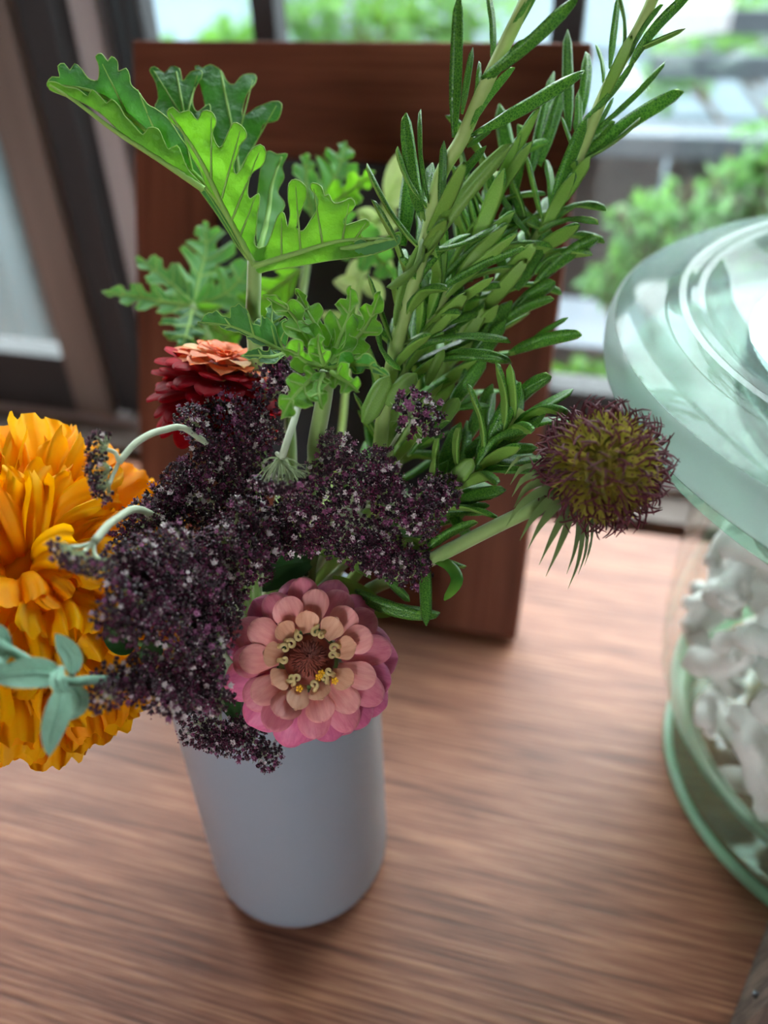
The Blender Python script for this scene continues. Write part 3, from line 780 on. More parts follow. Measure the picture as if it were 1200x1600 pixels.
# --- sprig C: middle
mC, fC = into_vase(0.014, 0.0)
C_ = thing('rosemary_sprig', 'middle rosemary sprig with leaf fan between the two tall sprigs', 'rosemary', fC, 'rosemary sprigs')
qC = stem_part(C_, [fC, mC, P(585,780,0.276), P(620,610,0.268), P(650,540,0.264), P(690,470,0.262), P(735,400,0.264), P(760,330,0.268), P(775,270,0.270)], 0.0023, 0.0012, M['ros_stem'], 46)
LC = [(683,457,.258, 821,389,.252, 18,-.45,.45,1,0), (688,442,.260, 796,352,.254, 18,-.45,.4,1,0), (695,432,.262, 748,338,.258, 16,0,.4,1,1),
 (738,420,.266, 766,320,.266, 20,0,.6,1,0), (650,546,.258, 796,536,.248, 18,1.0,.3,-1,0), (646,545,.260, 716,476,.254, 22,0,.4,1,1),
 (690,562,.262, 798,568,.256, 22,1.0,.6,-1,0), (667,602,.256, 694,546,.252, 20,0,.6,1,1), (603,632,.250, 651,584,.244, 30,0,.8,1,1),
 (570,662,.252, 608,588,.246, 34,0,.8,1,1), (690,662,.258, 716,622,.254, 26,0,.7,1,1), (640,712,.252, 704,659,.246, 15,-.45,.4,1,0),
 (712,640,.264, 764,637,.260, 16,.45,.5,-1,0), (700,500,.268, 668,420,.270, 22,0,.7,1,0), (720,490,.270, 700,380,.274, 22,.45,.8,1,0),
 (735,440,.272, 712,330,.276, 22,0,.8,1,0), (745,400,.268, 728,300,.270, 18,.45,.6,1,0), (670,480,.262, 640,400,.264, 18,.45,.6,1,0),
 (720,600,.268, 790,500,.264, 26,0,.8,1,0), (735,560,.270, 800,470,.268, 28,0,.8,1,0), (700,640,.264, 760,560,.262, 24,0,.8,1,0)]
authored(C_, LC)
grow(C_, qC, 13, 44, 1, 0.026, 0.0044, 12, 40)
# --- sprig D: low, right, over the frame's foot
mD, fD = into_vase(0.022, -0.004)
D_ = thing('rosemary_sprig', 'low rosemary sprig spreading right towards the bristly seed head', 'rosemary', fD, 'rosemary sprigs')
qD = stem_part(D_, [fD, mD, P(600,850,0.268), P(660,815,0.262), P(705,770,0.258), P(748,728,0.254), P(790,680,0.252), P(815,640,0.251)], 0.0022, 0.0012, M['ros_stem'], 40)
LD = [(748,734,.254, 813,597,.248, 32,0,.85,1,0), (751,730,.253, 853,646,.246, 21,0,.6,1,0), (790,655,.256, 861,589,.252, 26,-1.0,.7,1,0),
 (760,736,.252, 878,739,.242, 16,.45,.6,-1,0), (706,791,.256, 765,790,.252, 17,0,.6,-1,0), (710,786,.257, 790,766,.253, 24,.45,.7,-1,0),
 (748,734,.252, 823,679,.244, 24,-1.0,.4,1,0), (700,767,.252, 739,717,.246, 30,0,.8,1,1), (663,868,.250, 666,978,.242, 21,0,.8,1,0),
 (665,862,.252, 746,817,.246, 20,-.45,.5,1,0), (560,924,.256, 686,957,.254, 26,1.0,.6,1,0), (700,800,.262, 740,850,.258, 20,0,.7,1,0),
 (640,880,.258, 680,800,.252, 26,0,.6,1,1), (690,740,.262, 760,690,.258, 24,0,.8,1,0), (680,760,.264, 720,660,.262, 26,0,.8,1,0),
 (720,720,.262, 800,650,.258, 22,0,.7,1,0), (770,700,.256, 840,700,.252, 20,0,.7,-1,0), (650,800,.262, 700,720,.260, 24,0,.8,1,0),
 (730,690,.264, 770,600,.264, 22,0,.8,1,0), (620,830,.262, 690,850,.256, 20,0,.7,-1,0), (600,900,.258, 640,940,.252, 16,0,.7,1,0)]
authored(D_, LD)
# the curled leaf low on sprig D
mb = MB(); q = spline([P(671,872,.250), P(700,880,.246), P(714,905,.243), P(694,938,.240)], 14); rows = []
for i, p in enumerate(q):
    s = i/14; w = px(20, .245)/2*max(0.12, min(1, 0.5+2*s)*(1-max(0,(s-0.6)/0.4)**2)**0.5 if s < 1 else 0.1)
    t = (q[min(i+1,14)]-q[max(i-1,0)]).normalized(); c = tocam(p); sd = t.cross((c*0.75+IY*-0.6).normalized()).normalized(); n = sd.cross(t)
    rows.append([p-sd*w+n*w*-0.35, p-sd*w*0.5+n*w*0.1, p, p+sd*w*0.5+n*w*0.1, p+sd*w+n*w*-0.35])
mb.grid(rows); part('leaf', mb, M['ros_top'], D_)
grow(D_, qD, 10, 39, 2, 0.022, 0.0046, 15, 48)
# --- sprig E: short one at the back filling the heart of the bunch
mE, fE = into_vase(0.006, 0.014)
E_ = thing('rosemary_sprig', 'short rosemary sprig at the heart of the bunch behind the dark florets', 'rosemary', fE, 'rosemary sprigs')
qE = stem_part(E_, [fE, mE, P(560,800,0.290), P(620,690,0.288), P(680,600,0.287), P(720,520,0.288)], 0.002, 0.0012, M['ros_stem'], 34)
grow(E_, qE, 12, 33, 1, 0.027, 0.0050, 22, 46, pale=0.1)

# ------------------------------------------------------------------ scented geranium
def blade(parent, pts, hwL, hwR, mat, lobes=4, sinus=0.55, shear=0.45, fold=0.35, nrm=(0.0, 1.0), vein=True, rows_n=110, ruffle=0.10, seed=0, env=0.62, veinmat=None, nm='leaf', cren=0.04, curl=0.0, shear_=None):
    """one lobed blade along a midrib; half widths in px at the midrib's depth. nrm = (picture-perpendicular, towards camera)"""
    if shear_ is not None: shear = shear_
    pp = [P(*p) for p in pts]; q = spline(pp, rows_n); dm = sum(p[2] for p in pts)/len(pts)
    WL, WR = px(hwL, dm), px(hwR, dm); K = 6; rows = []
    LEN = sum((q[i+1]-q[i]).length for i in range(rows_n))
    ph = seed*1.7
    def prof(s, side):
        e = math.sin(math.pi*min(1, s**env))**0.75 if 0 < s < 1 else 0
        e = max(e, 0.10*(1-s))
        if lobes:
            f = (lobes*s+0.10+0.22*side+ph*0.05) % 1.0; x_ = abs(2*f-1)
            k_ = min(1.0, max(0.0, (x_-0.52)/0.26)); k_ = k_*k_*(3-2*k_)
            e *= (1-0.22*min(1.0, x_/0.66)**3)*(1-k_)+k_*max(0.12, 1-1.2*sinus)
            e *= 1+cren*math.cos(2*math.pi*(f-0.5)*4.2)*(1-k_)
        return e
    for i, p in enumerate(q):
        s = i/rows_n
        rw = []
        for j in range(-K, K+1):
            u = abs(j)/K; side = 1 if j > 0 else -1
            W = WR if j > 0 else WL
            si = min(1.0, s+(shear*1.25*u*W*prof(s, side)/LEN)*(1-0.5*s)); fi = si*rows_n; k = min(int(fi), rows_n-1)
            b = q[k].lerp(q[k+1], fi-k)
            t = (q[min(k+2, rows_n)]-q[max(k-1, 0)]).normalized()
            c = tocam(b); perp = t.cross(c).normalized()
            n = (c*nrm[1]+perp*nrm[0]); n = (n-t*n.dot(t)).normalized()
            sd = t.cross(n).normalized()
            w = W*prof(s, side)*u
            lift = fold*w + ruffle*W*(u**2)*math.sin(2*math.pi*(lobes+0.7)*s*1.4+ph+side*1.1) - curl*W*(u**3)
            rw.append(b+sd*(w*side)+n*lift)
        rows.append(rw)
    mb = MB(); mb.grid(rows)
    o = part(nm, mb, mat, parent)
    if lobes:                                 # downy margin: a pale tube paints its rim light
        eb = MB()
        eb.tube([rw[0] for rw in rows]+[rw[-1] for rw in rows[::-1]], 0.00016, 4, caps=False)
        part('downy_rim_light', eb, M['ger_vein'], o)
    if vein:
        vb = MB(); n_ = [tocam(p) for p in q]
        vb.tube(q[:-3], [0.0009*(1-0.75*i/rows_n) for i in range(rows_n-2)], 6)
        for k in range(1, lobes+1 if lobes else 1):
            for side, W in ((1, WR), (-1, WL)):
                i = int(rows_n*(k-0.55)/(lobes+0.6)); rr = rows
                if i+6 >= rows_n: continue
                pl = [rows[min(i+int(a*0.8), rows_n)][K+side*a] for a in range(0, K)]
                vb.tube(pl, [0.0005*(1-0.12*a) for a in range(len(pl))], 5, caps=False)
        part('vein', vb, veinmat or M['ger_vein'], o)
    return o
mG, fG = into_vase(-0.010, 0.012)
G1 = thing('scented_geranium', 'large bright green scented geranium leaf with deep lobes above the red flower', 'geranium', fG, 'scented geranium leaves')
stem_part(G1, [fG, mG, P(405,700,0.275), P(402,600,0.266), P(396,500,0.258), P(397,450,0.255), P(398,408,0.253)], 0.0028, 0.0023, M['fuzzy_stem'], 30)
O1 = (398,410,.253)
from mathutils.geometry import delaunay_2d_cdt
def traced_blade(parent, outline, mid, mat, fold=0.3, bulge=0.0, twist=0.0, veins=(), seed=0, step=9.0):
    """deeply lobed blade: smooth outline, its own depth along the midrib and a fold, bulges and rolled margins across it"""
    n = len(outline); ol = []
    V2 = [Vector((a, b)) for a, b in outline]
    for k in range(n):
        a, b, c, d = V2[k-1], V2[k], V2[(k+1) % n], V2[(k+2) % n]
        m = max(2, int((c-b).length/5))
        for t in range(m):
            f = t/m
            ol.append(0.5*((2*b)+(c-a)*f+(2*a-5*b+4*c-d)*f*f+(3*b-a-3*c+d)*f**3))
    pts = list(ol); ne = len(ol)
    x0, x1 = min(p.x for p in ol), max(p.x for p in ol); y0, y1 = min(p.y for p in ol), max(p.y for p in ol)
    y = y0
    while y < y1:
        x = x0+(step/2 if int((y-y0)/step) % 2 else 0)
        while x < x1:
            p = Vector((x, y)); ins = False
            for k in range(ne):
                a, b = ol[k-1], ol[k]
                if (a.y > y) != (b.y > y) and x < (b.x-a.x)*(y-a.y)/(b.y-a.y)+a.x: ins = not ins
            if ins and min((p-q_).length for q_ in ol) > 3.5: pts.append(p)
            x += step
        y += step*0.87
    vs_, _, fs_, _, _, _ = delaunay_2d_cdt(pts, [(k, (k+1) % ne) for k in range(ne)], [tuple(range(ne))], 1, 1e-4)
    md = spline([Vector((a, b, c*1000)) for a, b, c in mid], 40)
    def depth(p):
        best = min(md, key=lambda q_: (q_.x-p.x)**2+(q_.y-p.y)**2)
        k = md.index(best); t = (md[min(k+1, 40)]-md[max(k-1, 0)]); tl = math.hypot(t.x, t.y) or 1
        side = ((p.x-best.x)*t.y-(p.y-best.y)*t.x)/tl
        dist = math.hypot(p.x-best.x, p.y-best.y)
        e = min(((p-q_).length for q_ in ol[::2]))
        d = best.z/1000
        d += (-fold*dist+twist*side)*d/F
        d += bulge*(noise.noise(Vector((p.x*0.035+seed, p.y*0.035, 0)))*8)*d/F
        d += 5*math.exp(-(e/6.0)**2)*d/F                   # margin rolls back
        return d
    mb = MB(); P3 = [P(v.x, v.y, depth(v)) for v in vs_]
    mb.add(P3, [tuple(f) for f in fs_])
    o = part('leaf', mb, mat, parent)
    eb = MB(); eb.tube([P3[k % ne] for k in range(ne+1)], 0.00018, 4, caps=False); part('downy_rim_light', eb, M['ger_vein'], o)  # pale tube along the downy edge paints its rim light
    vb = MB()
    q = [P(m_.x, m_.y, depth(Vector((m_.x, m_.y)))-0.0002) for m_ in md]
    vb.tube(q, [0.0011*(1-0.7*k/40) for k in range(41)], 6, caps=False)
    for (a, b) in veins:
        qa = [Vector(a).lerp(Vector(b), t/8) for t in range(9)]
        vb.tube([P(v.x, v.y, depth(v)-0.0001) for v in qa], [0.00045*(1-0.08*t) for t in range(9)], 5, caps=False)
    part('vein', vb, M['ger_vein'], o)
    return o
def z1(l): return [(50+a/3, 60+b/3) for a, b in l]
def z2(l): return [(280+a/3, 200+b/3) for a, b in l]
# long left lobe, upper face
traced_blade(G1, z1([(70,212),(95,180),(130,182),(122,130),(150,118),(178,150),(200,118),(236,150),(262,186),(308,196),(314,130),(298,85),(325,72),(356,108),(372,84),(400,108),(405,155),(440,140),(456,172),(464,218),(500,252),(540,308),(582,332),(640,380),(700,470),(770,570),(860,700),(960,860),(1035,1000),(1040,1070),(1000,1020),(900,850),(812,712),(795,712),(700,625),(600,565),(500,500),(400,420),(330,352),(240,296),(150,262),(84,238)]),
    [(398,410,.254),(330,300,.252),(250,225,.246),(160,150,.240),(80,131,.236)], M['ger_top'], 0.05, 0.7, 0.12, [((250,225),(215,140)),((200,182),(160,100)),((300,265),(290,215))], 1)
# its rolled lower margin, underside showing
traced_blade(G1, z1([(72,206),(110,205),(160,228),(215,238),(262,272),(280,240),(318,270),(350,305),(372,285),(410,318),(430,358),(470,400),(520,452),(545,420),(590,425),(618,480),(640,520),(680,500),(700,540),(735,620),(800,690),(795,714),(700,630),(600,572),(500,508),(400,425),(330,358),(240,302),(150,268),(82,240)]),
    [(318,296,.248),(250,250,.244),(180,205,.240),(120,160,.236),(78,133,.234)], M['ger_bright'], 0.2, 0.4, 0.0, [], 2)
# back lobes, upper face
traced_blade(G1, z1([(600,470),(575,335),(592,280),(580,205),(552,150),(575,133),(622,162),(650,132),(690,140),(706,200),(742,158),(792,150),(795,182),(765,235),(752,300),(775,345),(830,308),(835,360),(820,440),(840,560),(900,700),(1000,900),(1040,1060),(980,1000),(850,800),(700,600)]),
    [(398,410,.256),(340,310,.262),(300,230,.266),(275,112,.270)], M['ger_top'], 0.05, 0.8, 0.05, [((290,190),(240,110)),((290,190),(308,118))], 3)
traced_blade(G1, z1([(830,400),(800,260),(765,130),(800,140),(835,122),(885,150),(912,200),(946,216),(990,172),(1045,170),(1048,205),(1005,265),(986,362),(1060,320),(1130,296),(1170,308),(1150,382),(1085,402),(1062,465),(1010,560),(1000,700),(1030,850),(1050,1040),(990,960),(900,700)]),
    [(398,410,.258),(378,310,.268),(368,230,.272),(345,112,.276)], M['ger_top'], 0.05, 0.8, -0.05, [((368,230),(395,125)),((372,270),(432,165))], 4)
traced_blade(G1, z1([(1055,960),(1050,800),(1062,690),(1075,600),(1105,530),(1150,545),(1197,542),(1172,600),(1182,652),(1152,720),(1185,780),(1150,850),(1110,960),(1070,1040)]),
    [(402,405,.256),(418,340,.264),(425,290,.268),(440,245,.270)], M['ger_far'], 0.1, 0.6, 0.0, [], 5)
# front lobe, underside
traced_blade(G1, z1([(1040,1090),(985,965),(905,815),(822,702),(790,622),(752,560),(725,500),(700,430),(652,392),(632,345),(660,322),(692,350),(735,338),(775,382),(800,340),(842,345),(864,392),(846,442),(866,500),(888,508),(916,450),(946,396),(988,415),(1006,460),(975,500),(966,540),(944,592),(956,637),(986,602),(1022,530),(1070,498),(1096,530),(1082,592),(1042,622),(1020,655),(1010,722),(1022,752),(1062,728),(1066,765),(1056,832),(1050,900),(1040,955),(1062,985),(1090,975),(1110,1000),(1090,1070)]),
    [(398,415,.252),(350,325,.248),(310,245,.243),(266,178,.238)], M['ger_bright'], 0.16, 0.6, -0.10, [((330,285),(330,180)),((345,315),(375,205)),((362,345),(405,238)),((375,370),(400,305))], 6)
# right lobe, underside
traced_blade(G1, z2([(340,655),(350,600),(360,560),(382,562),(410,550),(432,500),(465,408),(490,398),(508,462),(520,400),(510,330),(515,260),(545,241),(590,270),(596,320),(570,392),(550,468),(580,482),(616,432),(642,390),(650,332),(615,280),(626,257),(666,275),(682,322),(700,310),(726,352),(780,340),(806,328),(826,360),(800,396),(770,430),(776,456),(830,440),(876,428),(890,455),(850,492),(872,520),(930,530),(990,502),(1036,488),(1030,540),(950,577),(850,602),(700,622),(560,647),(430,667),(370,680)]),
    [(398,416,.252),(465,395,.248),(535,376,.245),(622,372,.243)], M['ger_bright'], 0.16, 0.6, 0.10, [((440,402),(440,340)),((470,394),(462,290)),((505,385),(490,295)),((535,376),(545,318)),((555,374),(572,348))], 7)
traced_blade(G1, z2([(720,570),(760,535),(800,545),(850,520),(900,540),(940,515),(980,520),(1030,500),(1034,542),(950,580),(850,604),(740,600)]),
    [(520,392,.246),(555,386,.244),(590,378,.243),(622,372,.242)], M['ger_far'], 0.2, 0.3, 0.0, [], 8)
mH, fH = into_vase(-0.016, 0.016)
G2 = thing('scented_geranium', 'hazy geranium leaf at the back left against the wooden frame', 'geranium', fH, 'scented geranium leaves')
stem_part(G2, [fH, mH, P(365,800,.300), P(350,640,.318), P(330,540,.328), P(302,478,.332)], 0.0024, 0.0018, M['fuzzy_stem'], 26)
O2 = (302,478,.332)
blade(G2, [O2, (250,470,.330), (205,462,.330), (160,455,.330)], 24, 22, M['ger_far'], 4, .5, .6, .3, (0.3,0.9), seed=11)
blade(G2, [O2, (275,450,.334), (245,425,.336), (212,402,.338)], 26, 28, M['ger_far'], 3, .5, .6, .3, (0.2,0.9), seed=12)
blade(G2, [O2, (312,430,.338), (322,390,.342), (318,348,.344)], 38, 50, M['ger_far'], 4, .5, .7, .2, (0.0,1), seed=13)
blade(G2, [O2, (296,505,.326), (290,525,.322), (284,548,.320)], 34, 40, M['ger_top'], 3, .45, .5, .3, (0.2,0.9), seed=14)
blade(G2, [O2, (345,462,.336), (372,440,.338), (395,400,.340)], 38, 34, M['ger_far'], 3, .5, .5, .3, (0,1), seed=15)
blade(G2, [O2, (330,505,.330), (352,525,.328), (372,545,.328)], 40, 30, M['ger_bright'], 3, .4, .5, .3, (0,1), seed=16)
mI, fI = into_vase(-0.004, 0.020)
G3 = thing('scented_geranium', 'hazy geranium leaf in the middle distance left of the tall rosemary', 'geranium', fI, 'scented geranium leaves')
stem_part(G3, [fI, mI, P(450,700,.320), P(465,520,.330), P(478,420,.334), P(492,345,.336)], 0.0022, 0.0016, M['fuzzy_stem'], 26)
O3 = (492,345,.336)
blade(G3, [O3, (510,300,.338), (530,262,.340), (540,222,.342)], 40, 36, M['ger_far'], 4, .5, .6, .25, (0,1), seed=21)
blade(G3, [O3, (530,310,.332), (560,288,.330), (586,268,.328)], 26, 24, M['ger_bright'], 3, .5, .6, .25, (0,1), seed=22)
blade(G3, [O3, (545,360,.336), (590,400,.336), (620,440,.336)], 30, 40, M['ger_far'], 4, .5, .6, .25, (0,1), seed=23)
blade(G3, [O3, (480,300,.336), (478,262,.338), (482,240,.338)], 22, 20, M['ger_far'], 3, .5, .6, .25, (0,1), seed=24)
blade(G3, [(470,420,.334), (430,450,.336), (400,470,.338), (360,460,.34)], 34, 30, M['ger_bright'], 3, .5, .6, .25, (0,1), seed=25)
mJ, fJ = into_vase(-0.006, 0.006)
G4 = thing('scented_geranium', 'small dark folded geranium leaf pointing left above the red flower', 'geranium', fJ, 'scented geranium leaves')
stem_part(G4, [fJ, mJ, P(450,760,.272), P(452,640,.262), P(448,570,.256), P(440,548,.254)], 0.0016, 0.0012, M['fuzzy_stem'], 22)
O4 = (446,552,.254)
blade(G4, [O4, (405,530,.250), (360,510,.247), (310,503,.244)], 12, 36, M['ger_top'], 3, .45, .6, .35, (0.4,0.8), seed=31)
blade(G4, [O4, (430,520,.254), (424,500,.256), (428,476,.258)], 26, 24, M['ger_top'], 2, .4, .4, .35, (0,1), seed=32)
blade(G4, [O4, (425,558,.248), (400,556,.246), (376,556,.245)], 14, 14, M['ger_top'], 2, .3, .4, .35, (0.4,0.8), seed=33)
mK, fK = into_vase(0.002, -0.002)
G5 = thing('scented_geranium', 'young curly bright green geranium leaf in front of the rosemary', 'geranium', fK, 'scented geranium leaves')
stem_part(G5, [fK, mK, P(485,760,.256), P(494,690,.246), P(505,630,.238), P(512,580,.234)], 0.0030, 0.0024, M['fuzzy_stem'], 26)
O5 = (512,576,.233)
for k, (pts, l, r_, n_) in enumerate([
    ([O5, (478,525,.236), (450,485,.239), (412,462,.241)], 26, 24, 3), ([O5, (498,520,.236), (480,485,.240), (462,452,.243)], 26, 24, 3),
    ([O5, (532,525,.236), (545,490,.239), (548,448,.241)], 34, 28, 3), ([O5, (560,525,.238), (580,495,.240), (594,455,.241)], 30, 26, 3),
    ([O5, (545,570,.230), (578,572,.227), (608,588,.224)], 22, 14, 3), ([(500,572,.232), (478,565,.228), (458,550,.226), (440,545,.225)], 22, 26, 2),
    ([(500,585,.230), (478,600,.226), (455,625,.223), (440,655,.221)], 38, 26, 3), ([(518,582,.229), (535,592,.225), (550,602,.222), (560,612,.221)], 26, 22, 2),
    ([(505,585,.229), (498,605,.225), (500,622,.222), (505,640,.221)], 20, 20, 2), ([(505,570,.230), (500,552,.227), (497,535,.226), (498,522,.226)], 18, 18, 1)]):
    blade(G5, pts, l, r_, M['ger_bright'] if k < 4 else M['ger_top'] if k in (4,) else M['ger_bright'], n_, .5, .55, .45, (0.1,1), seed=40+k, ruffle=.12, rows_n=66, cren=0.0, shear_=0.3)

# ------------------------------------------------------------------ marigold
def mpetal_mesh(seed, mat, fr=1.35, rl=1.0):
    """ribbon petal, length 1: narrow foot, broad frilled end rolling back over the outside"""
    r = random.Random(seed); mb = MB(); rows = []
    nu, nv = 18, 12
    k = r.uniform(1.5, 2.8); p0 = r.uniform(0, 6.28); p1 = r.uniform(0, 6.28); roll = math.radians(r.uniform(62, 132))*rl
    y = z = 0.0
    for i in range(nv+1):
        s = i/nv
        t = max(0.0, (s-0.35)/0.65); phi = roll*t*t*(3-2*t)
        if i: y += math.cos(phi)*1.12/nv; z -= math.sin(phi)*1.12/nv
        nz, ny = math.cos(phi), math.sin(phi)
        w = (0.18+0.82*s**1.1)*math.sqrt(1-0.40*max(0,(s-0.84)/0.16)**2.0)*0.5
        rw = []
        for j in range(nu+1):
            u = -1+2*j/nu
            ruf = fr*0.062*s**1.4*(math.sin(k*math.pi*u+p0)+0.6*math.sin(2.3*k*math.pi*u+p1)*s)
            back = (-0.05*u**4 + 0.035*math.sin(8*u+p1) + 0.02*math.sin(15*u+p0))*s**2
            rw.append(Vector((w*u, y+ny*ruf+back*math.cos(phi), z+nz*ruf-back*math.sin(phi))))
        rows.append(rw)
    mb.grid(rows)
    return mb.mesh('petal', mat)
MPM = [mpetal_mesh(i, M['mari'] if i % 4 else M['mari_deep']) for i in range(20)]
MPF = [mpetal_mesh(50+i, M['mari_deep'] if i % 2 else M['mari'], 0.5, 0.57) for i in range(8)]
def marigold():
    cpt_ = P(44, 918, 0.262); R_ = px(255, 0.262)
    t = thing('marigold', 'big ruffled golden orange marigold at the left edge', 'flower', cpt_)
    ax = (tocam(cpt_)*0.94 - IY*0.30 - IX*0.05).normalized()          # faces the viewer, tipped a little up
    u = ax.orthogonal().normalized(); v = ax.cross(u)
    r = random.Random(3); N_ = 290
    for i in range(N_):
        f = (i+0.5)/N_
        th = math.radians(118)*f**0.62; ph = i*2.399963+r.uniform(-.12,.12)
        d = ax*math.cos(th)+(u*math.cos(ph)+v*math.sin(ph))*math.sin(th)
        rad = (u*math.cos(ph)+v*math.sin(ph))*math.cos(th)-ax*math.sin(th)       # away from the flower's middle
        d = (d-ax*d.dot(ax)*0.26)
        k = R_*(0.94+0.10*r.random())*(0.92+0.12*math.sin(th))
        start = cpt_+d*k*0.30
        L = k*0.70
        wd = R_*(0.38+0.10*f)*r.uniform(0.8,1.25)
        M_ = frame_mat(start, d+rad*r.uniform(-0.15,0.10)+ (u*r.uniform(-1,1)+v*r.uniform(-1,1))*0.10, -rad+(u*r.uniform(-1,1)+v*r.uniform(-1,1)+ax*r.uniform(-.5,.5))*0.65, wd, L, L*0.75)
        inst('petal', (MPF if th > math.radians(50) else MPM)[r.randrange(8 if th > math.radians(50) else 20)], t, M_)
    mb = MB(); mb.ball(cpt_, R_*0.42, 16, 10); part('heart', mb, M['mari_deep'], t)
    back = cpt_-ax*R_*0.55
    m2, f2 = into_vase(-0.024, -0.006)
    stem_part(t, [f2, m2, P(320,1000,.300), P(230,975,.305), back], 0.0026, 0.003, M['fuzzy_stem'], 26)
    mb = MB(); q = spline([back-ax*0.012, back, back+ax*0.012], 8); mb.tube(q, [0.003,0.005,0.007,0.009,0.011,0.012,0.013,0.013,0.012], 14); part('cup', mb, M['green_cup'], t)
marigold()

# ------------------------------------------------------------------ zinnias
def zpetal_mesh(seed, mat, cup=-0.10, tip=0.10, wide=0.5):
    """spoon petal, length 1: narrow claw, rounded end, gently convex with two shallow grooves"""
    r = random.Random(seed); mb = MB(); rows = []
    nu, nv = 8, 11; sk = r.uniform(-.06,.06)
    for i in range(nv+1):
        s = math.sin(i/nv*math.pi/2)
        w = wide*(0.42+0.58*min(1, s/0.60)**1.2)*math.sqrt(max(0.0, 1-max(0, (s-0.56)/0.44)**2.3))
        w = max(w, wide*0.05)
        rw = []
        for j in range(nu+1):
            u = -1+2*j/nu
            z = cup*(u*u)*(0.4+0.6*s)+0.09*math.sin(math.pi*s)-tip*s**3 + 0.018*math.cos(3*math.pi*u)*s
            rw.append(Vector((w*u+sk*s*s, s-0.015*math.exp(-(u*4)**2)*s**8, z)))
        rows.append(rw)
    mb.grid(rows)
    return mb.mesh('petal', mat)
def zinnia(center, ax, layers, label, seed, stem_pts, quills=True, name='zinnia'):
    t = thing(name, label, 'flower', center)
    r = random.Random(seed)
    ux = (IX-ax*IX.dot(ax)).normalized(); uy = ax.cross(ux)
    for (n, rad0, L, W, el, hgt, meshes, off) in layers:
        for k in range(n):
            a = 2*math.pi*(k+off)/n+r.uniform(-.07,.07)
            o_ = ux*math.cos(a)+uy*math.sin(a)
            e = math.radians(el+r.uniform(-8,8))
            d = o_*math.cos(e)+ax*math.sin(e)
            n_ = ax*math.cos(e)-o_*math.sin(e)
            ln = L*r.uniform(0.90,1.10)
            inst('petal', meshes[r.randrange(len(meshes))], t, frame_mat(center+o_*rad0+ax*hgt, d, n_+(ux*r.uniform(-1,1)+uy*r.uniform(-1,1))*0.10, W*r.uniform(.93,1.08), ln, ln*0.8))
    m2 = MB(); m2.tube(spline(stem_pts, 22), [0.0022]*23, 9); part('stem', m2, M['fuzzy_stem'], t)
    m2 = MB(); q = spline([center-ax*0.012, center-ax*0.006, center-ax*0.0005], 8)
    m2.tube(q, [0.0026,0.004,0.006,0.0075,0.0085,0.009,0.009,0.0085,0.007], 16); part('cup', m2, M['green_cup'], t)
    return t, ux, uy
ZC = P(483, 1030, 0.240); u_ = px(1, 0.240)
zax = (tocam(ZC)*1.0 - IY*0.06).normalized()
PO = [zpetal_mesh(i, M['pink_outer'], -0.12, t_) for i, t_ in enumerate((0.10,0.22,0.02))]
PM_ = [zpetal_mesh(10+i, M['pink_mid'], -0.10, t_) for i, t_ in enumerate((0.05,0.15,-0.05))]
PS = [zpetal_mesh(20+i, M['salmon'], -0.06, t_) for i, t_ in enumerate((0.0,0.1,-0.1))]
PT = [zpetal_mesh(30+i, M['tan'], 0.12, t_) for i, t_ in enumerate((-0.1,0.0))]
mZ, fZ = into_vase(0.006, -0.022)
zn, zx, zy = zinnia(ZC, zax, [
    (11, 62*u_, 82*u_, 66*u_, -16, -0.0064, PO, 0.1), (12, 54*u_, 84*u_, 62*u_, -3, -0.0040, PO, 0.5), (12, 50*u_, 74*u_, 54*u_, 9, -0.0014, PM_, 0.15),
    (11, 46*u_, 64*u_, 48*u_, 24, 0.0006, PS, 0.6), (9, 40*u_, 46*u_, 38*u_, 42, 0.0014, PT, 0.3)],
    'dusty pink zinnia with salmon inner petals facing forward over the vase rim', 5,
    [fZ, mZ, P(470,1000,.268), ZC-zax*0.010], True)
# disc: dark quills, cream curls, a few yellow florets
mb = MB(); q = [ZC-zax*0.001, ZC+zax*0.0012, ZC+zax*0.003, ZC+zax*0.0042]; mb.tube(q, [0.0078,0.0074,0.0056,0.003], 16); part('disc', mb, M['quill'], zn)
r = random.Random(9); mb = MB()
for k in range(90):
    a = k*2.399963; rr = 0.0056*math.sqrt((k+0.5)/90); o_ = zx*math.cos(a)+zy*math.sin(a)
    b0 = ZC+o_*rr+zax*(0.0042-rr*0.25)
    tip = b0+(zax*0.0026+o_*(-0.0016+r.uniform(-.0005,.0005)))
    mb.tube([b0, b0.lerp(tip, .6)+o_*0.0006, tip], [0.0005,0.0005,0.0002], 5, caps=False)
part('quills', mb, M['quill'], zn, True, None, 'stuff')
for k in range(13):                           # little petals rolled into spirals
    a = 2*math.pi*k/13+r.uniform(-.2,.2); o_ = zx*math.cos(a)+zy*math.sin(a); tg = -zx*math.sin(a)+zy*math.cos(a)
    mb = MB(); R1 = r.uniform(0.0009, 0.0014); sg = r.choice((-1,1)); b0 = ZC+o_*(0.0074+r.uniform(-.0008,.0010))+zax*0.0052
    th0 = r.uniform(-0.15,0.15); q = [b0+o_*(R1+0.0010)-zax*0.003, b0+o_*(R1+0.0004)-zax*0.0010]
    for i in range(15):
        th = th0+i/14*6.0; rr = R1*(1-0.046*i)
        q.append(b0+(o_*math.cos(th)+tg*math.sin(th)*sg)*rr+zax*0.0004*i/14)
    mb.tube(q, [0.0008,0.0008]+[0.00060-0.000012*i for i in range(15)], 7); part('curled_petal', mb, M['cream_curl'], zn)
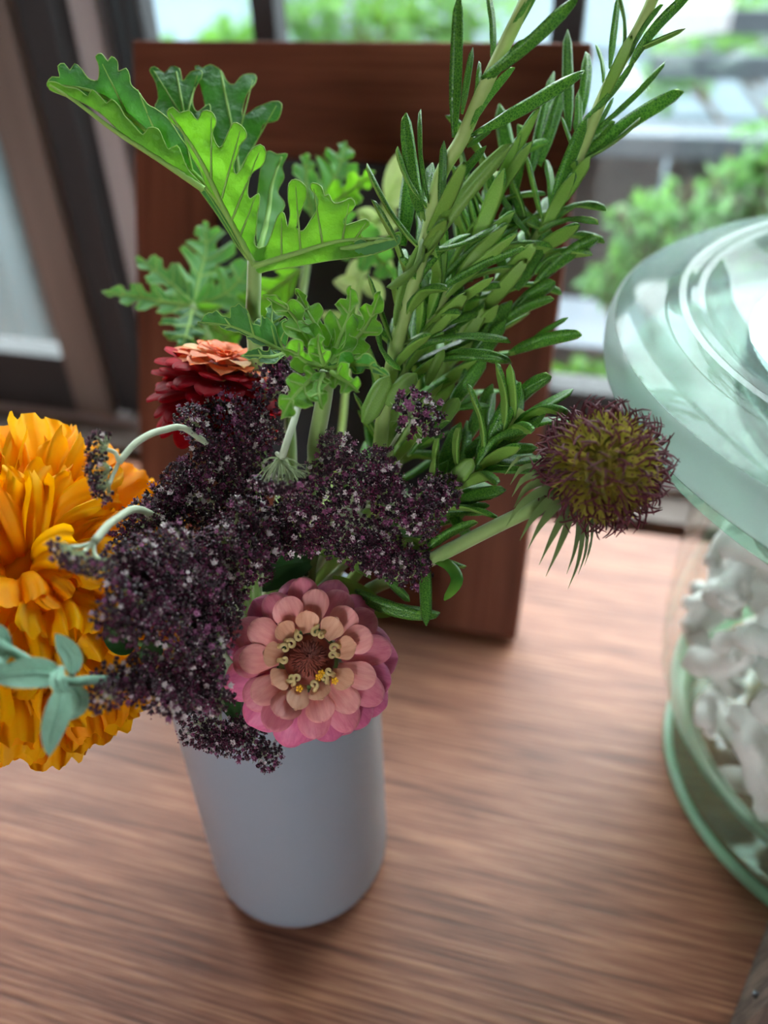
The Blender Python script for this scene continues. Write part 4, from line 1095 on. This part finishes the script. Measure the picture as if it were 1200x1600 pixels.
for (x, y) in ((502,1052), (468,1076), (523,1064), (498,1058)):
    c = P(x, y, 0.2335); mb = MB()
    for k in range(5):
        a = 2*math.pi*k/5; e = c+(zx*math.cos(a)+zy*math.sin(a))*0.0007+zax*0.0004
        mb.ball(e, 0.00045, 6, 4)
    mb.ball(c, 0.0005, 6, 4); part('yellow_floret', mb, M['pollen'], zn)
# red zinnia seen from its side
RC = P(345, 618, 0.272); ur = px(1, 0.272)
rax = (Vector((0,0,1))*0.93 + tocam(RC)*0.05 + IX*0.12 + Vector((0,0.30,0))).normalized()
RO = [zpetal_mesh(60+i, M['red'], -0.06, t_, 0.5) for i, t_ in enumerate((0.12,0.25,0.0))]
RT = [zpetal_mesh(70+i, M['red_orange'], 0.10, t_, 0.5) for i, t_ in enumerate((0.25,0.4))]
RTC = [zpetal_mesh(80+i, M['cream_edge'], 0.10, t_, 0.5) for i, t_ in enumerate((0.35,0.5))]
mR, fR = into_vase(-0.018, 0.002)
rz, rx_, ry_ = zinnia(RC, rax, [
    (15, 34*ur, 74*ur, 50*ur, -26, -0.0040, RO, 0.1), (15, 36*ur, 74*ur, 50*ur, -14, -0.0015, RO, 0.6), (15, 36*ur, 72*ur, 48*ur, -4, 0.0010, RO, 0.3),
    (15, 36*ur, 68*ur, 48*ur, 4, 0.0035, RO, 0.8), (14, 34*ur, 64*ur, 46*ur, 12, 0.0058, RO, 0.2), (13, 32*ur, 58*ur, 44*ur, 20, 0.0080, RO, 0.5),
    (12, 28*ur, 52*ur, 40*ur, 22, 0.0102, RT, 0.1), (10, 20*ur, 46*ur, 36*ur, 26, 0.0118, RT+RTC, 0.5), (9, 12*ur, 34*ur, 30*ur, 34, 0.0130, RT, 0.2), (7, 4*ur, 26*ur, 26*ur, 48, 0.0138, RT, 0.2)],
    'crimson zinnia seen from the side with orange petals on top', 8, [fR, mR, P(375,800,.288), P(352,700,.280), RC-rax*0.010])
mb = MB(); mb.ball(RC+rax*0.010, 0.006, 12, 8, sq=(1,1,0.5)); part('disc', mb, M['quill'], rz)

# ------------------------------------------------------------------ bristly seed head
SCN = P(942, 730, 0.228); SR = px(94, 0.228)
s0_ = P(690, 866, 0.248)
sax = ((SCN-s0_).normalized()*0.86 + tocam(SCN)*0.30 - IY*0.12).normalized()
sd = thing('bristly_seed_head', 'round fuzzy green and maroon seed head leaning right of the bunch', 'seed head', SCN)
mS, fS = into_vase(0.024, -0.010)
stem_part(sd, [fS, mS, P(560,935,.268), P(620,902,.258), s0_, P(770,825,.240), P(838,792,.233), SCN-sax*SR*0.7], 0.0023, 0.0022, M['fuzzy_stem'], 36)
mb = MB(); mb.ball(SCN, SR*0.70, 28, 18); part('core', mb, M['seed_core'], sd)
su = sax.orthogonal().normalized(); sv = sax.cross(su)
r = random.Random(21); tip_mb = MB(); sc_mb = MB()
NB = 500
for i in range(NB):
    z_ = 1-1.86*(i+0.5)/NB; th = math.acos(max(-1, z_)); ph = i*2.399963
    d = sax*math.cos(th)+(su*math.cos(ph)+sv*math.sin(ph))*math.sin(th)
    tg = (su*r.uniform(-1,1)+sv*r.uniform(-1,1)+sax*r.uniform(-1,1)); tg = (tg-d*tg.dot(d)).normalized()
    x = d.cross(tg).normalized(); w = SR*0.062
    b0 = SCN+d*SR*0.64; b1 = SCN+d*SR*0.90
    sc_mb.add([b0-x*w, b0+x*w, b1+x*w*0.7, b1-x*w*0.7, SCN+d*SR*0.99+tg*SR*0.02], [(0,1,2,3), (3,2,4)])
    L = SR*r.uniform(0.20,0.34)
    p0 = SCN+d*SR*0.86; p1 = p0+d*L*0.5+tg*L*0.20; p2 = p0+d*L*0.82+tg*L*0.65; p3 = p0+d*L*0.95+tg*L*1.1
    tip_mb.tube([p0,p1,p2,p3], [0.00036,0.00034,0.00026,0.00012], 4, caps=False)
part('scales', sc_mb, M['seed_scale'], sd, True, None, 'stuff')
part('bristles', tip_mb, M['seed_tip'], sd, True, None, 'stuff')
for k in range(22):
    a = 2*math.pi*k/22+r.uniform(-.15,.15); o_ = su*math.cos(a)+sv*math.sin(a)
    base = SCN-sax*SR*0.72+o_*SR*0.18; L = SR*r.uniform(0.75,1.05)
    q = spline([base, base+o_*L*0.5-sax*L*0.08, base+o_*L*0.85-sax*L*0.35+IY*0.002, base+o_*L*0.95-sax*L*0.62+IY*0.006], 10)
    mb = MB(); rows = []
    for i, p in enumerate(q):
        s = i/10; w = SR*0.10*(1-s**1.6)+0.00008
        t_ = (q[min(i+1,10)]-q[max(i-1,0)]).normalized(); n_ = sax; sdv = t_.cross(n_).normalized()
        rows.append([p-sdv*w, p+t_.cross(sdv)*w*0.3, p+sdv*w])
    mb.grid(rows); part('bract', mb, M['bract'], sd)

# ------------------------------------------------------------------ dark wild carrot umbels
def umbellet_meshes(seed, nfl=44, low=-0.75, nbr=9, zj=0.11):
    """unit radius; axis +Z. returns (rays mesh, florets mesh)"""
    r = random.Random(seed); ry = MB(); fl = MB()
    for i in range(nfl):
        f = (i+0.5)/nfl; a = i*2.399963+r.uniform(-.2,.2); rr = math.sqrt(f)*r.uniform(0.92,1.08)
        tip = Vector((rr*math.cos(a), rr*math.sin(a), 0.42*(1-rr*rr)+r.uniform(-zj,zj)))
        base = Vector((0,0,low))
        mid = base.lerp(tip, 0.55)+Vector((math.cos(a),math.sin(a),0))*0.14*rr
        rk = 0.5 if low > -0.5 else 0.62
        ry.tube([base, mid, tip], [0.024*rk,0.020*rk,0.016*rk], 4, caps=False)
        n = Vector((tip.x*0.7, tip.y*0.7, 0.8+r.uniform(-.3,.3))).normalized(); u = n.orthogonal().normalized(); v = n.cross(u)
        k = r.random(); mi = 0 if k < 0.46 else 1 if k < 0.87 else 2 if k < 0.955 else 3
        sz = r.uniform(0.12,0.19)
        if r.random() < 0.5:                  # pale stamens
            e_ = tip+n*r.uniform(0.10,0.24)+u*r.uniform(-.14,.14)+v*r.uniform(-.14,.14)
            fl.tube([tip, e_], [0.012,0.010], 3, 3, caps=False)
        p0 = r.uniform(0,6)
        for j in range(5):
            b = p0+2*math.pi*j/5
            o_ = u*math.cos(b)+v*math.sin(b); s_ = -u*math.sin(b)+v*math.cos(b)
            c = tip+n*0.02
            fl.add([c, c+o_*sz*0.55+s_*sz*0.44+n*sz*0.30, c+o_*sz*1.10+n*sz*(0.75 if mi != 1 else -0.2), c+o_*sz*0.55-s_*sz*0.44+n*sz*0.30], [(0,1,2,3)], mi)
        fl.ball(tip+n*sz*0.15, sz*0.60, 6, 4, 1 if mi == 0 else mi if mi < 3 else 3)
        if r.random() < 0.5:
            q_ = tip+n*sz*0.3
            for g in range(2):
                e = q_+n*sz*r.uniform(0.8,1.4)+u*sz*r.uniform(-.7,.7)+v*sz*r.uniform(-.7,.7)
                fl.ball(e, sz*0.26, 4, 3, r.choice((0,0,1,1,2,2,3)))
    for k in range(nbr):                      # thin green bracts below
        a = 2*math.pi*k/nbr+r.uniform(-.2,.2); o_ = Vector((math.cos(a),math.sin(a),0))
        b0 = Vector((0,0,low)); L = r.uniform(0.7,1.05)
        ry.tube([b0, b0+o_*L*0.5+Vector((0,0,0.02)), b0+o_*L+Vector((0,0,0.30))], [0.028,0.022,0.008], 4, caps=False)
    return ry.mesh('umbellet', M['dara_ray']), fl.mesh('florets', [M['dara'], M['dara_black'], M['dara_mauve'], M['dara_white']], False)
UMB = [umbellet_meshes(100+i, 50+4*i) for i in range(6)]
UMS = [umbellet_meshes(200+i, 60, -0.34, 4, 0.34) for i in range(3)]
ru = random.Random(77)
def umbel(label, hub, items, vase_off, stem=None, stem_r=0.0013, side=False):
    """items: (x, y, depth, radius px, axis or None); hub = point where the rays meet"""
    hubp = P(*hub)
    m2, f2 = into_vase(*vase_off)
    t = thing('wild_carrot_flower', label, 'flower', f2, 'dark wild carrot flowers')
    pts = [f2, m2]+[P(*s) for s in (stem or [])]+[hubp]
    mb = MB(); mb.tube(spline(pts, 26), [stem_r]*27, 8); part('stem', mb, M['dara_stem'], t)
    for (x, y, d, rp, ax) in items:
        c = P(x, y, d); R_ = px(rp, d)
        if ax is None:
            a = ((c-hubp).normalized()*0.75+tocam(c)*0.7+Vector((0,0,0.25))+Vector((ru.uniform(-1,1), ru.uniform(-1,1), ru.uniform(-1,1)))*0.45).normalized()
        else:
            a = (IX*ax[0]+IY*ax[1]+tocam(c)*ax[2]).normalized()
        ru_, fl_ = (UMS[ru.randrange(3)] if side else UMB[ru.randrange(6)])
        y_ = a.orthogonal().normalized(); y_ = (Matrix.Rotation(ru.uniform(0,6.28), 3, a) @ y_)
        M_ = frame_mat(c, y_, a, R_, R_, R_)
        o = inst('umbellet', ru_, t, M_)
        f = bpy.data.objects.new('florets', fl_); COL.objects.link(f); f.parent = o; f['kind'] = 'stuff'
        b0 = c-a*R_*(0.32 if side else 0.75)
        if (b0-hubp).length > 0.004:
            mid = hubp.lerp(b0, 0.55)-a*(0.0 if side else 0.004)+(b0-hubp).orthogonal().normalized()*0.001
            mb = MB(); mb.tube(spline([hubp, mid, b0], 8), 0.0006, 6); part('ray', mb, M['dara_stem'], t)
    return t
def auto(xy, d0, gx=0.0, gy=0.0, cx0=280, cy0=900, rp=34):
    return [(x, y, d0+gx*(x-cx0)+gy*(y-cy0)+ru.uniform(-.003,.003), rp*ru.uniform(.85,1.2), None) for x, y in xy]
umbel('broad dark purple wild carrot umbel lying between marigold and pink zinnia', (300,915,.252),
      auto([(185,880),(228,868),(270,850),(312,862),(352,842),(386,806),(395,852),(198,930),(240,920),(285,908),(325,912),(365,890),(402,885),(178,965),(220,975),
            (265,960),(305,960),(345,945),(290,1012),(325,1005),(345,985),(250,885),(300,885),(340,875),(420,830),(210,900),(240,945),(280,935),(320,935),(360,920)], 0.221, 0.00011, -0.00002, rp=33), (-0.010,-0.006), [(330,960,.268)])
umbel('loose purple wild carrot umbel in front of the crimson zinnia', (345,760,.262),
      auto([(298,655),(345,640),(392,650),(325,690),(378,688),(418,672),(280,752),(305,742),(340,715),(400,715),(360,745),(255,790),(225,815),(205,840),(270,800),(310,790),(355,780),(395,765),(330,820)], 0.240, 0.00008, -0.00002, rp=32), (-0.012,0.0), [(370,860,.272)])
umbel('dark wild carrot umbel right of centre below the rosemary stems', (560,800,.262),
      auto([(500,745),(540,728),(470,790),(520,785),(562,765),(602,758),(612,800),(560,830),(528,850),(480,845),(455,800),(440,845),(590,872),(620,885),(645,885),(568,862),(505,820),(590,730),(525,700),(600,850)], 0.244, 0.00003, 0, 550, 800, rp=30), (0.004,-0.010), [(500,880,.268)])
umbel('small purple wild carrot umbel hanging over the low rosemary leaves', (632,775,.258),
      auto([(645,800),(672,778),(690,768),(662,815)], 0.243, 0, 0, rp=30), (0.012,-0.012), [(560,860,.266)])
umbel('open purple wild carrot umbellet with visible pale rays among the rosemary', (600,720,.258),
      [(652,648,.238,42,(0.35,-0.15,0.8))], (0.008,-0.006), [(540,800,.266)])
umbel('dark wild carrot umbel hanging down in front of the white vase', (345,1085,.262),
      auto([(308,1135),(335,1150),(352,1160),(385,1158),(370,1140),(418,1180)], 0.252, 0, 0, rp=27), (-0.006,-0.024), [(360,1040,.270)], 0.0011)
umbel('low purple wild carrot umbel over the bottom of the marigold', (300,1015,.248),
      auto([(175,1062),(205,1075),(240,1075),(160,1085),(262,1062),(275,1090),(305,1075),(325,1050),(225,1050),(290,1050),(330,1085)], 0.219, 0.0001, 0, rp=30), (-0.016,-0.016), [(330,1010,.264)])
umbel('drooping side on wild carrot head on a pale arching stem over the marigold', (186,722,.222),
      [(158,700,.220,28,(-1,-0.25,0.1)),(160,735,.221,30,(-1,0.0,0.15)),(162,760,.220,26,(-1,0.3,0.1))], (-0.014,0.004), [(370,760,.262),(300,676,.242),(255,672,.234),(215,690,.226)], 0.0010, True)
umbel('bent wild carrot head on a short white stem beside the marigold middle', (146,848,.208),
      [(104,862,.203,30,(-0.6,0.75,0.1)),(128,872,.204,30,(-0.2,0.95,0.2)),(158,882,.205,26,(0.3,0.9,0.2))], (-0.014,-0.008), [(330,880,.256),(230,800,.232),(180,812,.216)], 0.0011, True)
umbel('upturned wild carrot umbellet showing its pale green underside and stem', (440,716,.226),
      [(436,748,.228,44,(-0.05,0.9,-0.15)),(462,752,.229,30,(0.4,0.8,0.0))], (-0.002,0.002), [(488,790,.268),(503,690,.260),(498,628,.252),(474,620,.241),(458,662,.231)], 0.0011)
umbel('dark wild carrot umbel tucked behind the curly geranium leaf', (455,640,.266),
      auto([(440,572),(462,595),(432,605),(455,560)], 0.255, 0, 0, rp=32), (-0.004,0.008), [(455,760,.276)])

# ------------------------------------------------------------------ silvery sprig at the left edge
mV, fV = into_vase(-0.020, -0.018)
sv_ = thing('silver_leaf_sprig', 'pale silvery green downy sprig in front of the marigold', 'foliage', fV)
stem_part(sv_, [fV, mV, P(300,1055,.258), P(220,1062,.226), P(150,1062,.205), P(100,1063,.198), P(40,1030,.196), P(-10,1000,.194)], 0.0013, 0.0012, M['silver'], 34)
for k, (pts, l, r_, n_) in enumerate([
    ([(98,1058,.197), (60,1052,.193), (20,1054,.192), (-20,1060,.193)], 24, 24, (0.15,1)), ([(112,1056,.199), (112,1030,.200), (98,1008,.198), (86,990,.196)], 16, 17, (0.3,.9)),
    ([(100,1068,.196), (92,1110,.193), (82,1145,.192), (76,1182,.192)], 19, 22, (-0.2,1)), ([(104,1072,.202), (120,1085,.203), (122,1105,.203), (106,1126,.203)], 16, 16, (0,1)),
    ([(96,1044,.194), (90,1060,.190), (96,1075,.189), (112,1086,.189)], 12, 13, (0.2,1)), ([(2,1040,.196), (6,1015,.195), (2,990,.195), (-8,972,.195)], 16, 12, (0.2,1)),
    ([(-5,1030,.193), (0,1036,.191), (2,1044,.191), (-8,1052,.191)], 10, 10, (0.2,1))]):
    blade(sv_, pts, l, r_, M['silver'], 0, 0, 0.1, .28, n_, seed=k, ruffle=.06, rows_n=16, veinmat=M['silver'], env=0.75)
# ------------------------------------------------------------------ pale sprig far behind, dark oval leaves low down
mW, fW = into_vase(0.0, 0.026)
pw = thing('pale_leaf_sprig', 'pale yellow green sprig at the back against the dark board', 'foliage', fW)
stem_part(pw, [fW, mW, P(520,760,.330), P(545,560,.345), P(562,450,.350), P(580,370,.352), P(600,320,.352), P(622,270,.352)], 0.0015, 0.0010, M['pale_leaf'], 30)
for k, (a, b, w) in enumerate([((605,318),(622,238),20), ((602,320),(640,300),18), ((598,325),(614,350),15), ((590,345),(556,330),13), ((585,360),(548,385),14), ((582,365),(622,352),14), ((578,375),(560,330),12),
                                ((572,410),(540,440),20), ((575,400),(615,420),16), ((565,440),(600,470),18), ((560,455),(520,440),18), ((552,520),(500,490),18), ((555,500),(590,520),18)]):
    blade(pw, [(a[0],a[1],.352), ((a[0]+b[0])/2+3,(a[1]+b[1])/2-3,.350), (b[0],b[1],.349)], w*0.8, w*0.8, M['pale_leaf'], 0, 0, 0.1, .25, (0.1,1), seed=k, vein=False, rows_n=10, env=0.8)
mX, fX = into_vase(-0.012, -0.020)
ol = thing('oval_leaf_sprig', 'dark green oval leaves half hidden under the purple florets', 'foliage', fX)
stem_part(ol, [fX, mX, P(330,1035,.262), P(270,1010,.248), P(215,1005,.238)], 0.0014, 0.001, M['green_cup'], 20)
for k, (pts, w) in enumerate([([(215,1005,.238),(195,1000,.234),(178,985,.231),(165,972,.230)], 26), ([(225,1005,.238),(228,1010,.233),(232,1022,.230),(228,1040,.228)], 26), ([(350,1060,.258),(358,1090,.255),(364,1110,.253),(366,1130,.252)], 16),
                              ([(290,1010,.250),(300,1000,.246),(318,990,.244),(330,975,.243)], 22)]):
    blade(ol, pts, w, w, M['green_leaf'], 0, 0, 0.1, .2, (0.1,1), seed=k, vein=False, rows_n=14, env=0.8)
mY, fY = into_vase(0.010, -0.016)
lf = thing('lance_leaf_sprig', 'dull green lance leaves between dark florets and pink zinnia', 'foliage', fY)
stem_part(lf, [fY, mY, P(480,930,.268), P(490,880,.262), P(500,850,.258)], 0.0016, 0.001, M['green_cup'], 20)
for k, (pts, w) in enumerate([([(495,870,.262),(470,860,.258),(440,868,.255),(415,890,.254)], 20), ([(500,865,.260),(530,862,.257),(555,875,.255),(580,905,.254)], 16), ([(490,880,.262),(460,885,.260),(430,905,.258),(410,925,.257)], 22),
                              ([(505,860,.262),(545,850,.262),(590,855,.261),(640,850,.260)], 18), ([(480,900,.264),(450,850,.262),(430,820,.261),(405,800,.261)], 22), ([(520,900,.264),(560,930,.262),(590,950,.261),(620,960,.261)], 18)]):
    blade(lf, pts, w, w, M['ros_pale'] if k % 2 else M['green_leaf'], 0, 0, 0.1, .25, (0.1,1), seed=k, vein=False, rows_n=14, env=0.8)
